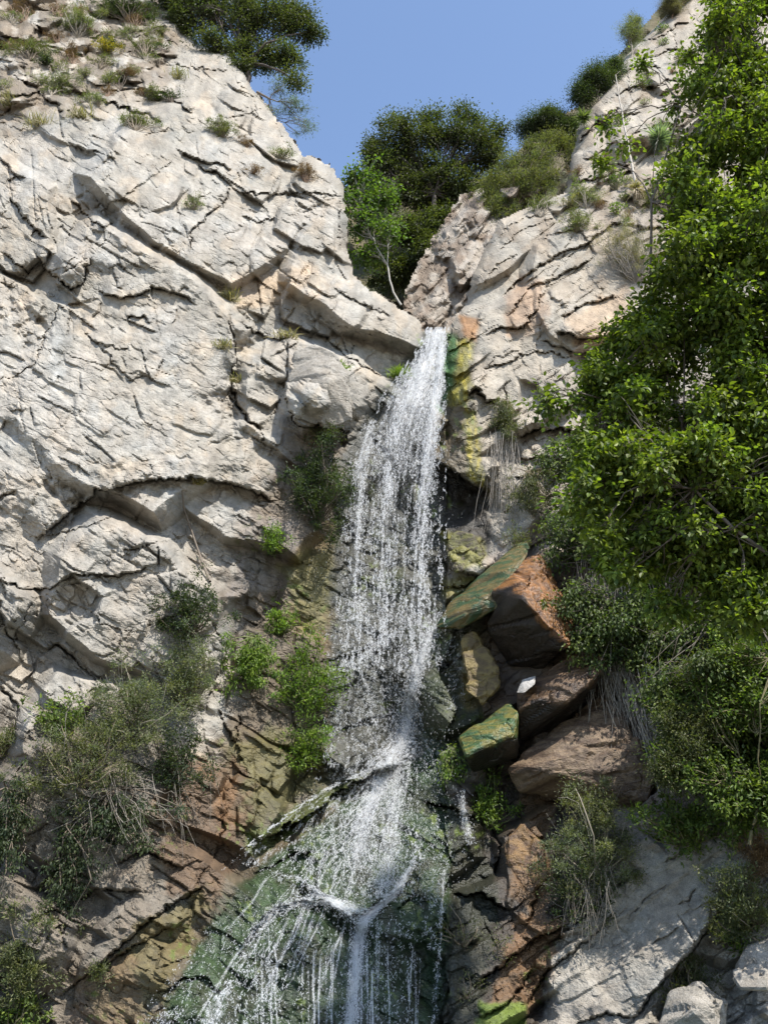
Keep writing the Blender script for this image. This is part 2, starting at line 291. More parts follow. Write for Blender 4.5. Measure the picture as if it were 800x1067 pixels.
# traced joints and ledges: (points, half width px, groove depth, step m: side above/left stands proud, decay px, undercut falloff below)
LN = [
 ([(38,565),(58,545),(78,528),(104,512),(140,501),(190,498),(235,502),(265,511),(290,526)], 4, .25, .55, 70),
 ([(30,560),(60,556),(100,545),(125,533)], 2, .15, .15, 25),
 ([(-20,592),(20,612),(50,614),(75,598),(120,600),(163,590)], 2.5, .3, .28, 40),
 ([(50,668),(75,682),(92,700),(106,712)], 3.5, .4, .3, 35), ([(48,612),(50,640),(62,668)], 1.6, .2, .05, 20),
 ([(88,612),(92,630),(104,650),(128,655),(118,690)], 1.4, .16, .1, 20), ([(0,640),(14,668),(24,648),(34,622)], 2.4, .3, .2, 26),
 ([(-10,600),(20,612)], 2, .25, .2, 30), ([(0,716),(20,735),(12,770)], 2.6, .35, .25, 28), ([(125,575),(165,565),(165,590)], 2, .2, .2, 20),
 ([(-10,155),(8,172),(22,190)], 2.6, .3, .2, 26), ([(12,205),(30,232),(48,248)], 3.2, .4, .3, 30), ([(74,206),(92,226),(108,236),(118,232)], 2.8, .3, .35, 26),
 ([(72,150),(86,155),(112,160),(120,166)], 2, .2, .2, 20), ([(125,205),(140,212)], 3, .2, .1, 12), ([(100,262),(118,240),(130,215)], 1.6, .16, -.1, 20),
 ([(36,262),(52,284),(74,300),(84,296),(96,264)], 3.5, .45, .5, 32), ([(0,262),(30,284),(44,270)], 2, .25, .2, 20),
 ([(98,302),(130,311),(160,300),(190,306),(205,318)], 2.6, .3, .32, 30), ([(130,332),(150,330),(156,338)], 2.4, .3, .2, 16),
 ([(62,312),(58,330),(46,352),(36,380),(18,392),(-10,397)], 2.0, .26, .1, 24), ([(40,360),(80,372),(120,385),(170,396)], 1.2, .1, .05, 20),
 ([(86,344),(100,356),(112,368),(126,386),(142,400)], 1.8, .24, .12, 22), ([(94,352),(120,364),(135,362)], 2.2, .26, .15, 14),
 ([(146,360),(150,375),(156,394),(176,402)], 1.5, .2, .12, 18), ([(40,412),(62,424),(84,434)], 1.3, .16, .08, 14),
 ([(238,318),(241,345),(246,368),(243,392),(236,412),(256,432),(272,452),(276,466)], 3.2, .45, -.2, 32),
 ([(240,400),(252,430),(274,448)], 3.5, .5, .45, 20), ([(300,392),(297,412),(310,442),(340,446),(364,450)], 2.5, .35, .75, 46),
 ([(280,440),(290,420),(300,392),(298,350)], 1.8, .25, -.25, 30), ([(250,336),(272,350),(292,354),(304,343)], 2.8, .35, .3, 22),
 ([(305,340),(332,348),(352,362),(372,378),(402,394)], 2.6, .35, .3, 30), ([(330,332),(360,340),(390,352)], 1.6, .2, .15, 16), ([(345,300),(380,318),(410,330)], 1.8, .25, .15, 18),
 ([(185,158),(208,167),(232,172),(242,178)], 2.6, .3, .3, 22), ([(205,174),(224,180),(242,192)], 3, .35, .3, 18), ([(244,200),(280,203),(330,200),(362,206)], 1.8, .25, .2, 24),
 ([(242,192),(234,212),(216,226),(200,240),(198,262)], 2.6, .35, -.2, 26), ([(100,225),(150,190),(185,165)], 1.3, .14, .1, 20),
 ([(250,226),(270,232),(290,226)], 1.6, .2, .15, 14), ([(160,262),(200,276),(240,300)], 1.5, .16, .1, 18), ([(310,215),(325,218)], 2.6, .3, .1, 10),
 ([(165,66),(205,70),(240,74)], 1.6, .2, .15, 16), ([(240,76),(262,100),(268,120),(256,140)], 1.5, .2, .1, 16), ([(200,70),(212,74)], 3, .3, .2, 10),
 ([(200,60),(190,90),(200,112)], 1.6, .2, .1, 16), ([(100,95),(150,92),(190,108),(200,118)], 3, .4, .4, 22), ([(92,100),(120,110),(150,118),(170,128)], 3, .4, .35, 22),
 ([(0,100),(40,98),(66,112),(60,122)], 3.2, .4, .4, 24), ([(270,95),(290,135),(310,165)], 1.6, .2, .1, 14), ([(356,205),(352,240),(356,262)], 2, .3, -.3, 14),
 ([(180,512),(200,545),(214,590),(222,606)], 1.0, .08, .02, 10), ([(225,735),(245,775),(250,745)], 2.4, .35, .3, 18), ([(215,640),(235,680),(214,740)], 2, .3, -.2, 26),
 # right cliff: rising strata and broken ledges
 ([(520,312),(545,288),(580,266),(620,250)], 2.4, .35, .3, 30), ([(528,330),(552,300),(590,284),(616,270)], 2.2, .3, .28, 24), ([(516,262),(550,236),(590,222)], 1.4, .16, .12, 20),
 ([(504,350),(520,340),(545,342),(560,320),(562,300)], 2.4, .35, .25, 22), ([(580,346),(605,352),(640,350),(646,338)], 3.4, .45, .6, 26), ([(584,330),(610,316),(642,308)], 2.4, .3, .35, 18),
 ([(566,356),(596,366),(604,372),(640,352)], 2.4, .35, .3, 16), ([(505,385),(530,376),(560,366),(600,374)], 1.6, .2, .18, 20), ([(498,400),(515,372),(545,368)], 1.2, .12, .05, 14),
 ([(484,412),(496,404),(506,416),(516,422)], 3.2, .5, .5, 24), ([(538,456),(560,446),(606,450)], 3.2, .4, .55, 30), ([(540,480),(560,474),(590,478)], 2, .25, .3, 22),
 ([(535,500),(560,490),(585,494)], 2.6, .35, .4, 20), ([(528,450),(524,420),(530,395)], 2.6, .35, .1, 16), ([(600,150),(620,128),(650,112)], 2.6, .35, .4, 20),
 ([(606,168),(640,150),(670,150)], 2.4, .3, .3, 20), ([(640,80),(668,66),(690,70)], 2.2, .3, .25, 20), ([(660,48),(690,36),(720,20)], 2.2, .3, .25, 20), ([(648,210),(690,190),(720,186)], 3, .4, .4, 26),
 ([(620,180),(650,170),(664,184)], 2, .3, .25, 16), ([(600,262),(640,232),(670,236)], 2.6, .35, .3, 22), ([(668,95),(700,82),(730,90)], 2.4, .3, .25, 18),
 ([(612,138),(640,120),(668,116)], 2.4, .3, .3, 14), ([(640,100),(664,88),(690,92)], 2.2, .3, .3, 14), ([(676,60),(700,50),(722,54)], 2.2, .3, .25, 14), ([(655,140),(690,128),(716,132)], 2.2, .3, .3, 16), ([(600,190),(630,184),(660,168)], 2.2, .3, .25, 14), ([(640,250),(668,238),(700,236)], 2.4, .35, .3, 18), ([(650,70),(660,110)], 1.8, .25, .1, 12), ([(690,20),(706,44),(700,80)], 1.8, .25, -.15, 14),
 ([(560,250),(590,240),(610,244)], 2, .25, .2, 14), ([(500,300),(520,276),(540,262)], 1.6, .2, .12, 12), ([(520,240),(548,226),(566,224)], 1.6, .2, .15, 12),
 # wet rock under the mossy column: deep undercut
 ([(448,472),(460,484),(476,492),(490,504),(506,514)], 3, .3, 1.5, 46), ([(455,578),(470,592),(500,600),(515,584)], 3, .35, .5, 20), ([(456,610),(480,612),(500,602)], 2.6, .3, .3, 16),
 # lip of the left ledge, water hangs over it
 ([(258,880),(290,866),(325,846),(352,826),(398,800),(420,792)], 3, .1, .85, 34), ([(262,912),(300,892),(330,886)], 2.6, .2, .25, 20),
 ([(246,1010),(262,968),(286,944),(316,938),(346,940),(364,956),(384,948),(404,936),(436,912)], 2.4, .05, .45, 46),
 ([(160,1040),(190,1020),(212,1016),(236,1040)], 2.4, .1, .2, 26), ([(412,950),(430,930),(448,940)], 2, .1, .2, 20),
 ([(60,1040),(110,1000),(150,962),(200,930),(210,925)], 3, .4, .4, 28), ([(100,1012),(140,985),(180,965)], 3, .35, .3, 18), ([(30,960),(60,945),(110,925),(150,930)], 3, .4, .35, 22),
 ([(120,900),(150,885),(190,905)], 3, .4, .4, 20), ([(200,928),(232,880),(236,840)], 1.8, .25, -.1, 18),
 # dark broken ground right of the water
 ([(500,850),(520,880),(515,920)], 3, .4, -.3, 24), ([(440,836),(470,840),(500,856)], 3, .4, .4, 26), ([(470,935),(500,930),(530,950)], 3, .4, .5, 26), ([(540,890),(560,930),(548,965)], 3, .4, -.3, 24),
 ([(490,1030),(530,1000),(560,975),(590,965)], 3.5, .45, .5, 24), ([(500,1060),(530,1045),(556,1010)], 3, .4, .4, 20),
 # the slab at lower right
 ([(570,985),(600,962),(628,934),(650,918),(670,905)], 3.4, .45, -.35, 34), ([(545,1050),(570,1010),(606,985),(640,950)], 2.6, .35, .3, 24),
 ([(655,1067),(690,1022),(712,1000),(736,968),(760,930),(800,880)], 4, .5, .55, 40), ([(600,1067),(630,1055),(660,1060)], 2.6, .3, .2, 20),
 ([(555,812),(575,826),(600,822)], 2.4, .3, .3, 20), ([(690,900),(720,880),(736,870)], 1.6, .2, .1, 14),
]
for pts, hw, dg, st, dec in LN:
    p = np.asarray(pts, float); x0, y0 = p.min(0) - dec * 3.2; x1, y1 = p.max(0) + dec * 3.2
    i0, i1 = np.searchsorted(gy, [y0, y1]); j0, j1 = np.searchsorted(gx, [x0, x1])
    if i1 <= i0 or j1 <= j0: continue
    sl = (slice(i0, i1), slice(j0, j1)); xs, ys = X[sl], Y[sl]
    wx = xs + 5.0 * np.abs(fbm(xs / 18, ys / 18, 3, 61)) - 1.5; wy = ys + 5.0 * np.abs(fbm(xs / 18 + 7, ys / 18, 3, 62)) - 1.5
    d, sd, t = poly_dist(wx, wy, p)
    end = sstep(0, .12, t) * sstep(1, .88, t)
    var = .75 + .5 * noise(xs / 20, ys / 20, 63)
    D[sl] -= dg * .95 * np.clip(1.25 - d / (hw * .48), 0, 1) * (.25 + .75 * end) * np.clip(var, .1, 2) * .55
    up = (1 if st > 0 else -1) * sd > 0; a = abs(st) * (.72 if abs(st) < .5 else .9)
    far = np.clip(1 - d / (dec * 1.5), 0, 1) * end
    D[sl] += np.where(up, .5 * a, -.5 * a) * far
# straight fractures in parallel sets
rf = np.random.default_rng(77)
for k in range(520):
    x, y = rf.uniform(-60, 440) if k % 3 else rf.uniform(480, 800), rf.uniform(20, 1000)
    if k % 3: an = R([28, -62, 74, -20][rf.integers(4)] + rf.normal(0, 8))
    else: an = R([-35, 50, -72][rf.integers(3)] + rf.normal(0, 8))
    ln_ = rf.uniform(5, 26) * (1.8 if rf.random() < .15 else 1); dx, dy = np.cos(an) * ln_, np.sin(an) * ln_; dec = rf.uniform(8, 26); st = rf.uniform(.02, .10) * (1 if rf.random() < .75 else -1)
    x0, x1 = sorted((x - dx, x + dx)); y0, y1 = sorted((y - dy, y + dy)); i0, i1 = np.searchsorted(gy, [y0 - dec * 1.6, y1 + dec * 1.6]); j0, j1 = np.searchsorted(gx, [x0 - dec * 1.6, x1 + dec * 1.6])
    if i1 <= i0 or j1 <= j0: continue
    sl = (slice(i0, i1), slice(j0, j1)); xs, ys = X[sl], Y[sl]; jg = 1.6 * noise(xs / 9, ys / 9, k)
    d, sd, t = poly_dist(xs + jg, ys + jg, [(x - dx, y - dy), (x + dx * .2, y + dy * .2 + rf.normal(0, 3)), (x + dx, y + dy)])
    end = sstep(0, .2, t) * sstep(1, .8, t); wd = rf.uniform(.8, 1.7); wf = 1 - .8 * film[sl]
    D[sl] -= rf.uniform(.02, .08) * np.clip(1.2 - d / wd, 0, 1) * end * wf
    D[sl] += np.where((1 if dx > 0 else -1) * sd > 0, st, -st) * .6 * np.clip(1 - d / (dec * 1.5), 0, 1) * end * wf
# bosses and hollows: (cx,cy,rx,ry,height)
for cx, cy, rx, ry, hh in [(332,408,30,34,.7),(262,395,22,40,.35),(68,268,24,24,.35),(300,300,50,40,.3),(590,338,30,14,.4),(572,470,30,18,.4),(460,395,14,46,-.25),(486,440,20,60,.45),(480,575,24,18,.5),
   (475,630,20,20,.4),(300,1000,30,45,.35),(330,970,26,20,.3),(405,975,30,30,.4),(195,1050,30,26,.35),(300,930,40,25,.25),(455,960,16,60,.3),(440,880,14,50,.3),(455,740,18,60,.35),(400,860,26,40,.3),
   (150,960,50,16,.35),(60,990,50,40,.3),(500,530,22,30,-.6),(590,860,34,34,-.5),(560,320,30,22,.3),(610,440,30,20,.2),(150,1015,40,14,.3),(530,620,40,40,-.2),(560,740,50,46,-.2),
   (240,610,24,40,.3),(350,560,20,60,-.2),(120,560,60,26,.12),(250,85,30,40,.2),(130,105,50,14,.25),(545,1040,30,30,-.2),(440,1010,20,50,-.25),(470,1020,10,60,.2)]:
    q = ((X - cx) / rx) ** 2 + ((Y - cy) / ry) ** 2
    q = q + .5 * fbm(X / 25, Y / 25, 3, int(cx)); D += hh * np.exp(-np.clip(q, 0, 50))
# silhouette
SIL = [(-151,-152),(150,-70),(178,-20),(196,25),(206,46),(243,49),(250,60),(262,90),(290,122),(314,158),(345,172),(358,190),(363,230),(361,258),(372,290),(405,313),(437,333),(441,343),(466,343),(474,331),(484,316),(492,285),(505,258),(520,228),
 (560,212),(588,200),(594,160),(604,125),(625,100),(650,60),(680,30),(705,0),(760,-70),(952,-152)]
sx = np.array([p[0] for p in SIL], float); sy = np.array([p[1] for p in SIL], float)
rag = 3.0 * fbm(X / 14, Y / 14, 4, 400) + 3.5 * np.sign(noise(X / 22, Y / 22, 402)) * 0 
ytop = np.interp(X + rag, sx, sy) + rag
near = (Y < np.interp(X, sx, sy) + 60) & (Y > np.interp(X, sx, sy) - 60) | (np.abs(X - 360) < 12) & (Y < 330)
ds = np.full(X.shape, 90.0); ds[near] = poly_dist(X[near], Y[near], SIL)[0]
brow = np.exp(-((X - 453) / 16) ** 2)
D -= 1.6 * np.exp(-ds / 6.0) * (1 - brow)
keep = Y > ytop
Yf = Y0 - D
V = P(X, Y, Yf)

def cliffY(px, py, off=0.0):
    j = np.clip((np.asarray(px, float) - gx[0]) / STEP, 0, len(gx) - 2); i = np.clip((np.asarray(py, float) - gy[0]) / STEP, 0, len(gy) - 2)
    j0 = j.astype(int); i0 = i.astype(int); fj = j - j0; fi = i - i0
    v = Yf[i0, j0] * (1 - fi) * (1 - fj) + Yf[i0, j0 + 1] * (1 - fi) * fj + Yf[i0 + 1, j0] * fi * (1 - fj) + Yf[i0 + 1, j0 + 1] * fi * fj
    return v - off

# ---- what grows on and stains the rock
C = np.empty(X.shape + (3,), np.float32); C[:] = (.310, .287, .245)
W = np.zeros(X.shape, np.float32)
def paint(mask, col, a=1.0, wet=None):
    global C, W
    r = np.flatnonzero(mask.max(1) > 0); 
    if not len(r): return
    cc_ = np.flatnonzero(mask.max(0) > 0); sl = (slice(r[0], r[-1] + 1), slice(cc_[0], cc_[-1] + 1)); mk = mask[sl].astype(np.float32)
    k = (mk * a)[..., None]; C[sl] = C[sl] * (1 - k) + np.array(col, np.float32) * k
    if wet is not None: W[sl] = W[sl] * (1 - mk) + wet * mk
n_a = fbm(X / 70, Y / 70, 4, 500); n_b = fbm(X / 25, Y / 25, 4, 510); n_s = fbm(X / 9, Y / 60, 4, 520)
paint(sstep(0, .5, n_a) * lefty, (.33, .31, .275), .7); paint(sstep(.1, .6, -n_a) * lefty, (.255, .228, .183), .55); paint(sstep(.2, .6, n_b), (.41, .33, .235), .35)
paint(region(X, Y, [(-160,360),(60,350),(120,420),(80,500),(-160,540)], 40, 14), (.35,.33,.292), .6)
paint(region(X, Y, [(-160,520),(200,520),(250,620),(200,760),(-160,780)], 60, 20), (.29,.265,.225), .65)
paint(region(X, Y, [(-160,780),(150,740),(260,860),(200,1000),(100,1180),(-160,1180)], 60, 20), (.15,.125,.095), .85)
paint(region(X, Y, [(-160,-160),(190,-100),(190,50),(160,90),(100,100),(0,140),(-160,170)], 24, 14), (.17,.135,.095), .85)
paint(region(X, Y, [(-160,-160),(190,-100),(190,60),(100,100),(-160,150)], 24, 14) * sstep(.05, .35, fbm(X / 22, Y / 14, 3, 542)), (.36,.33,.28), .85)
paint(region(X, Y, [(240,290),(330,275),(350,300),(250,320)], 14, 8), (.44,.33,.22), .6)
paint(righty * (Y < 520), (.325,.288,.232), .8)
paint(region(X, Y, [(530,290),(560,290),(575,330),(560,345),(530,345)], 12, 8), (.30,.21,.14), .8)
paint(region(X, Y, [(590,330),(650,300),(660,360),(600,372)], 12, 8), (.40,.29,.19), .7)
paint(region(X, Y, [(600,200),(760,150),(760,300),(640,260)], 24, 14), (.27,.22,.17), .6)
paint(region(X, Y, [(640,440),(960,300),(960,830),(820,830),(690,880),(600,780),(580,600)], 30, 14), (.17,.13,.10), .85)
paint(sstep(.0, .4, fbm(X / 24, Y / 18, 4, 545)) * sstep(.5, .9, righty) * sstep(330, 250, Y), (.22,.175,.125), .65)
# damp walls either side of the fall
paint(region(X, Y, [(395,440),(470,345),(470,1180),(120,1180),(170,1000),(230,890),(240,760),(330,640)], 20, 8), (.10,.08,.05), .95, .6)
paint(region(X, Y, [(300,440),(372,450),(356,600),(345,700),(345,810),(240,870),(220,790),(250,700),(230,600),(270,520)], 26, 14), (.12,.092,.062), .9, .35)
paint(region(X, Y, [(255,540),(310,540),(310,610),(240,625)], 14, 8) * (.6 + .4 * n_s), (.22,.20,.185), .85, .2)
paint(region(X, Y, [(310,560),(350,540),(350,680),(300,650)], 16, 10, 21), (.19,.135,.055), .7, .4)
paint(region(X, Y, [(290,590),(350,560),(345,640),(320,660)], 14, 10, 9), (.14,.135,.04), .6, .4)
paint(region(X, Y, [(236,770),(345,750),(345,810),(290,850),(256,880),(236,850)], 16, 10), (.11,.10,.035), .8, .5)
paint(region(X, Y, [(175,790),(260,800),(250,900),(215,945),(170,930),(160,850)], 16, 12), (.12,.075,.042), .85, .4)
paint(region(X, Y, [(205,800),(250,800),(245,880),(215,900)], 12, 10, 14) * sstep(-.2, .4, n_b), (.16,.085,.035), .7, .4)
paint(region(X, Y, [(255,870),(395,792),(400,800),(300,870),(258,900)], 6, 6), (.07,.085,.025), .9, .8)
paint(region(X, Y, [(90,1040),(150,960),(215,925),(200,990),(150,1067),(130,1160)], 12, 10), (.13,.105,.04), .8, .4)
paint(region(X, Y, [(60,1160),(80,1010),(130,990),(150,1030),(140,1160)], 12, 10, 18), (.15,.10,.06), .6, .4)
# behind the falling water
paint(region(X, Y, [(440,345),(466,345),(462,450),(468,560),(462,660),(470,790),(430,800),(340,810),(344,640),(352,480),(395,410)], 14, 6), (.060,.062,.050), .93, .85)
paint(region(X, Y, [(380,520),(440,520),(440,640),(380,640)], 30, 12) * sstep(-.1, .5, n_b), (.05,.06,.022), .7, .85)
# mossy column right of the brow
paint(region(X, Y, [(466,345),(500,340),(492,400),(500,450),(508,515),(478,500),(450,478),(452,420)], 8, 4), (.12,.10,.065), .95, .6)
paint(region(X, Y, [(468,350),(492,350),(490,400),(484,425),(462,420)], 8, 5), (.17,.155,.03), .85, .6)
paint(region(X, Y, [(468,350),(492,350),(490,400),(484,425),(462,420)], 8, 5) * sstep(0, .3, fbm(X / 7, Y / 14, 4, 571)), (.32,.27,.035), .85)
paint(region(X, Y, [(464,345),(478,350),(474,390),(462,430),(455,425),(460,385)], 6, 3), (.05,.13,.045), .9, .8)
paint(region(X, Y, [(484,425),(494,430),(508,512),(490,500),(484,470)], 6, 4), (.15,.135,.035), .8, .6)
paint(region(X, Y, [(484,425),(494,430),(508,512),(490,500),(484,470)], 6, 4) * sstep(0, .3, fbm(X / 6, Y / 14, 4, 572)), (.29,.24,.035), .85)
paint(region(X, Y, [(478,328),(498,332),(496,355),(482,352)], 6, 3), (.26,.13,.045), .9, .3)
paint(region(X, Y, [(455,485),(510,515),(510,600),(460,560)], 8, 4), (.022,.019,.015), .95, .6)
paint(region(X, Y, [(462,555),(500,560),(512,595),(470,590)], 8, 5), (.17,.16,.03), .85, .5)
paint(region(X, Y, [(458,600),(500,600),(485,625),(460,620)], 8, 5), (.16,.15,.04), .8, .5)
paint(region(X, Y, [(500,590),(530,560),(560,548),(585,560),(560,580),(520,600)], 8, 5), (.36,.30,.25), .8, .2)
# rock right of the second drop
paint(region(X, Y, [(455,640),(500,610),(520,640),(500,700),(520,760),(470,830),(440,830),(440,720)], 10, 6), (.05,.06,.03), .9, .8)
paint(region(X, Y, [(478,660),(520,660),(520,720),(485,745)], 8, 6), (.20,.155,.045), .8, .5)
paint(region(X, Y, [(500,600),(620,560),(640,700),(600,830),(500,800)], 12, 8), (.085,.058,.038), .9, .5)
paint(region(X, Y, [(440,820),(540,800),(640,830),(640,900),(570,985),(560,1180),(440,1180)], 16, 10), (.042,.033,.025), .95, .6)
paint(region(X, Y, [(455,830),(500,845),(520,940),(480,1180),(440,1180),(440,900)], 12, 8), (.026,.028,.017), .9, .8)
paint(region(X, Y, [(525,860),(560,870),(580,920),(560,960),(535,930)], 10, 8, 4), (.15,.09,.045), .85, .5)
paint(region(X, Y, [(540,950),(590,960),(575,1020),(550,1067),(500,1067),(520,1010)], 10, 8, 5), (.17,.10,.05), .85, .5)
paint(region(X, Y, [(500,1045),(550,1045),(550,1080),(495,1080)], 6, 4, 5), (.13,.19,.03), .9, .5)
paint(region(X, Y, [(540,800),(580,800),(575,860),(548,880)], 10, 8, 6), (.17,.11,.06), .7, .5)
# dry slab and pale blocks at lower right
paint(region(X, Y, [(572,1180),(575,1000),(610,955),(660,915),(740,870),(820,790),(960,780),(960,1180)], 8, 5), (.30,.275,.235), .95, .0)
paint(region(X, Y, [(650,1180),(700,1030),(750,970),(820,900),(960,860),(960,1180)], 14, 8), (.37,.34,.29), .8, .0)
# green film of weed below the apron
paint(region(X, Y, [(125,1180),(165,1067),(195,1005),(246,926),(300,880),(400,805),(460,780),(470,900),(455,1180)], 10, 6), (.030,.050,.023), .97, .9)
paint(region(X, Y, [(240,930),(300,890),(310,960),(240,1010),(190,1100),(150,1100)], 20, 10) * sstep(-.3, .3, fbm((X + Y) / 40, (X - Y) / 9, 4, 530)), (.050,.080,.034), .75, .9)
paint(region(X, Y, [(125,1180),(165,1067),(195,1005),(246,926),(300,880),(400,805),(460,780),(470,900),(455,1180)], 10, 6) * sstep(.0, .45, fbm(X / 26, Y / 34, 4, 533)), (.03,.026,.016), .5)
vv = .24 * fbm(X32 / 13, Y32 / 13, 5, 540, .65) + .12 * n_s * (.3 + W); wv = .05 * fbm(X32 / 40, Y32 / 40, 3, 541)
for k in range(3): C[..., k] *= 1 + vv + wv * (1 - k)
moss_specks = sstep(.25, .5, fbm(X / 8, Y / 8, 4, 560)) * sstep(.15, .5, fbm(X / 60, Y / 60, 3, 561)) * sstep(.2, .5, W + .1)
paint(moss_specks, (.12, .16, .03), .7)
C = np.clip(C, .006, .85)

idx = np.arange(X.size).reshape(X.shape)
q = np.stack([idx[:-1, :-1], idx[1:, :-1], idx[1:, 1:], idx[:-1, 1:]], -1)
kq = keep[:-1, :-1] & keep[1:, :-1] & keep[1:, 1:] & keep[:-1, 1:]
div_l = np.interp(gy, [-200,340,380,420,460,700,800,870,930,1000,1170], [452,441,418,386,366,346,330,262,240,190,120])   # left edge of the wet strip
div_r = np.interp(gy, [-200,340,420,520,600,700,800,900,1170], [453,468,462,470,468,462,466,462,462])
cxq = X[:-1, :-1]; dl = div_l[:-1, None]; dr = div_r[:-1, None]
def part_mesh(name, sel):
    qq = q[sel & kq].reshape(-1, 4); used = np.unique(qq); remap = np.zeros(X.size, np.int64); remap[used] = np.arange(len(used))
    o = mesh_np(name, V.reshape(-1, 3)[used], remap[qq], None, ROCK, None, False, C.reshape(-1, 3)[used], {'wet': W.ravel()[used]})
    # flat shading keeps broken faces crisp where the rock is dry
    tag(o, kind='structure'); return o
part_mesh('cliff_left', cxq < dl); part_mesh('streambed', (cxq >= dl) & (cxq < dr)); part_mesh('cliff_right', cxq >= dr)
print('cliff', time.time() - T0)
# ------------------------------------------------------------------ hills behind, ground, pool
def relief(name, x0, x1, y0, y1, st, yfun, keepf, colf, material=None):
    xs, ys = np.meshgrid(np.arange(x0, x1, st), np.arange(y0, y1, st)); yy = yfun(xs, ys)
    v = P(xs, ys, yy); kp = keepf(xs, ys); id_ = np.arange(xs.size).reshape(xs.shape)
    qq = np.stack([id_[:-1, :-1], id_[1:, :-1], id_[1:, 1:], id_[:-1, 1:]], -1)[kp[:-1, :-1] & kp[1:, :-1] & kp[1:, 1:] & kp[:-1, 1:]].reshape(-1, 4)
    u = np.unique(qq); rm = np.zeros(xs.size, np.int64); rm[u] = np.arange(len(u))
    return tag(mesh_np(name, v.reshape(-1, 3)[u], rm[qq], None, material or ROCK, None, False, colf(xs, ys).reshape(-1, 3)[u], {'wet': np.zeros(len(u))}), kind='structure')
def colmix(a, b, f): f = np.clip(f, 0, 1)[..., None]; return np.array(a) * (1 - f) + np.array(b) * f
# broken outcrop at the head of the gully
GS = [(415,345),(422,305),(438,268),(462,228),(480,202),(500,196),(522,196),(560,190)]
def gy_(x, y): return 23.6 + (345 - y) * .018 + (460 - x) * .008 - blocks(x, y, 30, R(-52), 2.8, .8, .40, 6, 71) - blocks(x, y, 15, R(-52), 2.4, .25, .1, 1, 72) - blocks(x, y, 6, R(-52), 2, .1, .04, .4, 73)
relief('gully_outcrop', 405, 570, 170, 372, 1.3, gy_, lambda x, y: y > np.interp(x + 3 * fbm(x / 9, y / 9, 3, 5), [p[0] for p in GS], [p[1] for p in GS]), lambda x, y: colmix((.34,.30,.25), (.20,.155,.115), sstep(-.3, .4, fbm(x / 18, y / 18, 4, 75))))
HS = [(120,60),(200,90),(300,210),(345,215),(372,180),(420,150),(470,190),(520,180),(560,130),(600,110),(640,60),(700,-10),(760,-80)]
relief('hillside', 100, 800, -100, 400, 2, lambda x, y: 29.5 + (300 - y) * .02 + .8 * fbm(x / 50, y / 50, 4, 80), lambda x, y: y > np.interp(x, [p[0] for p in HS], [p[1] for p in HS]), lambda x, y: colmix((.12,.10,.05), (.06,.07,.03), sstep(-.3, .3, fbm(x / 20, y / 20, 3, 81))))
# ground sheet: bank under the viewer falling to the plunge pool
xs = np.concatenate([[-900, -300, -120], np.arange(-40, 40.1, .8), [120, 300, 900]]); ys = np.concatenate([[-900, -300, -90], np.arange(-30, 40.1, .8), [120, 300, 900]])
xs, ys = np.meshgrid(xs, ys)
zz = 1.4 - 2.3 * sstep(2, 9.5, ys) + .12 * fbm(xs / 3, ys / 3, 4, 90) + .9 * sstep(5, 12, np.abs(xs)) * sstep(16, 11, ys) * (ys > -50)
i_ = np.arange(xs.size).reshape(xs.shape); qq = np.stack([i_[:-1, :-1], i_[:-1, 1:], i_[1:, 1:], i_[1:, :-1]], -1).reshape(-1, 4)
tag(mesh_np('ground', np.stack([xs, ys, zz], -1), qq, None, ROCK, None, True, colmix((.30,.27,.22), (.17,.14,.10), sstep(-.3, .3, fbm(xs / 4, ys / 4, 3, 91))).reshape(-1, 3), {'wet': np.zeros(xs.size)}), kind='structure')
pm, pnt, pb, _ = mat('pool_water'); pb.inputs['Base Color'].default_value = (.03, .06, .045, 1); pb.inputs['Roughness'].default_value = .08
pbn = N(pnt, 'ShaderNodeBump'); pbn.inputs['Strength'].default_value = .3; pnt.links.new(noise_n(pnt, N(pnt, 'ShaderNodeTexCoord').outputs['Object'], 3, 4), pbn.inputs['Height']); pnt.links.new(pbn.outputs[0], pb.inputs['Normal'])
tag(mesh_np('pool_water', [(-12, 6, -.25), (12, 6, -.25), (12, 17.5, -.25), (-12, 17.5, -.25)], [(0, 1, 2, 3)], None, pm), kind='structure')

SPI = SP
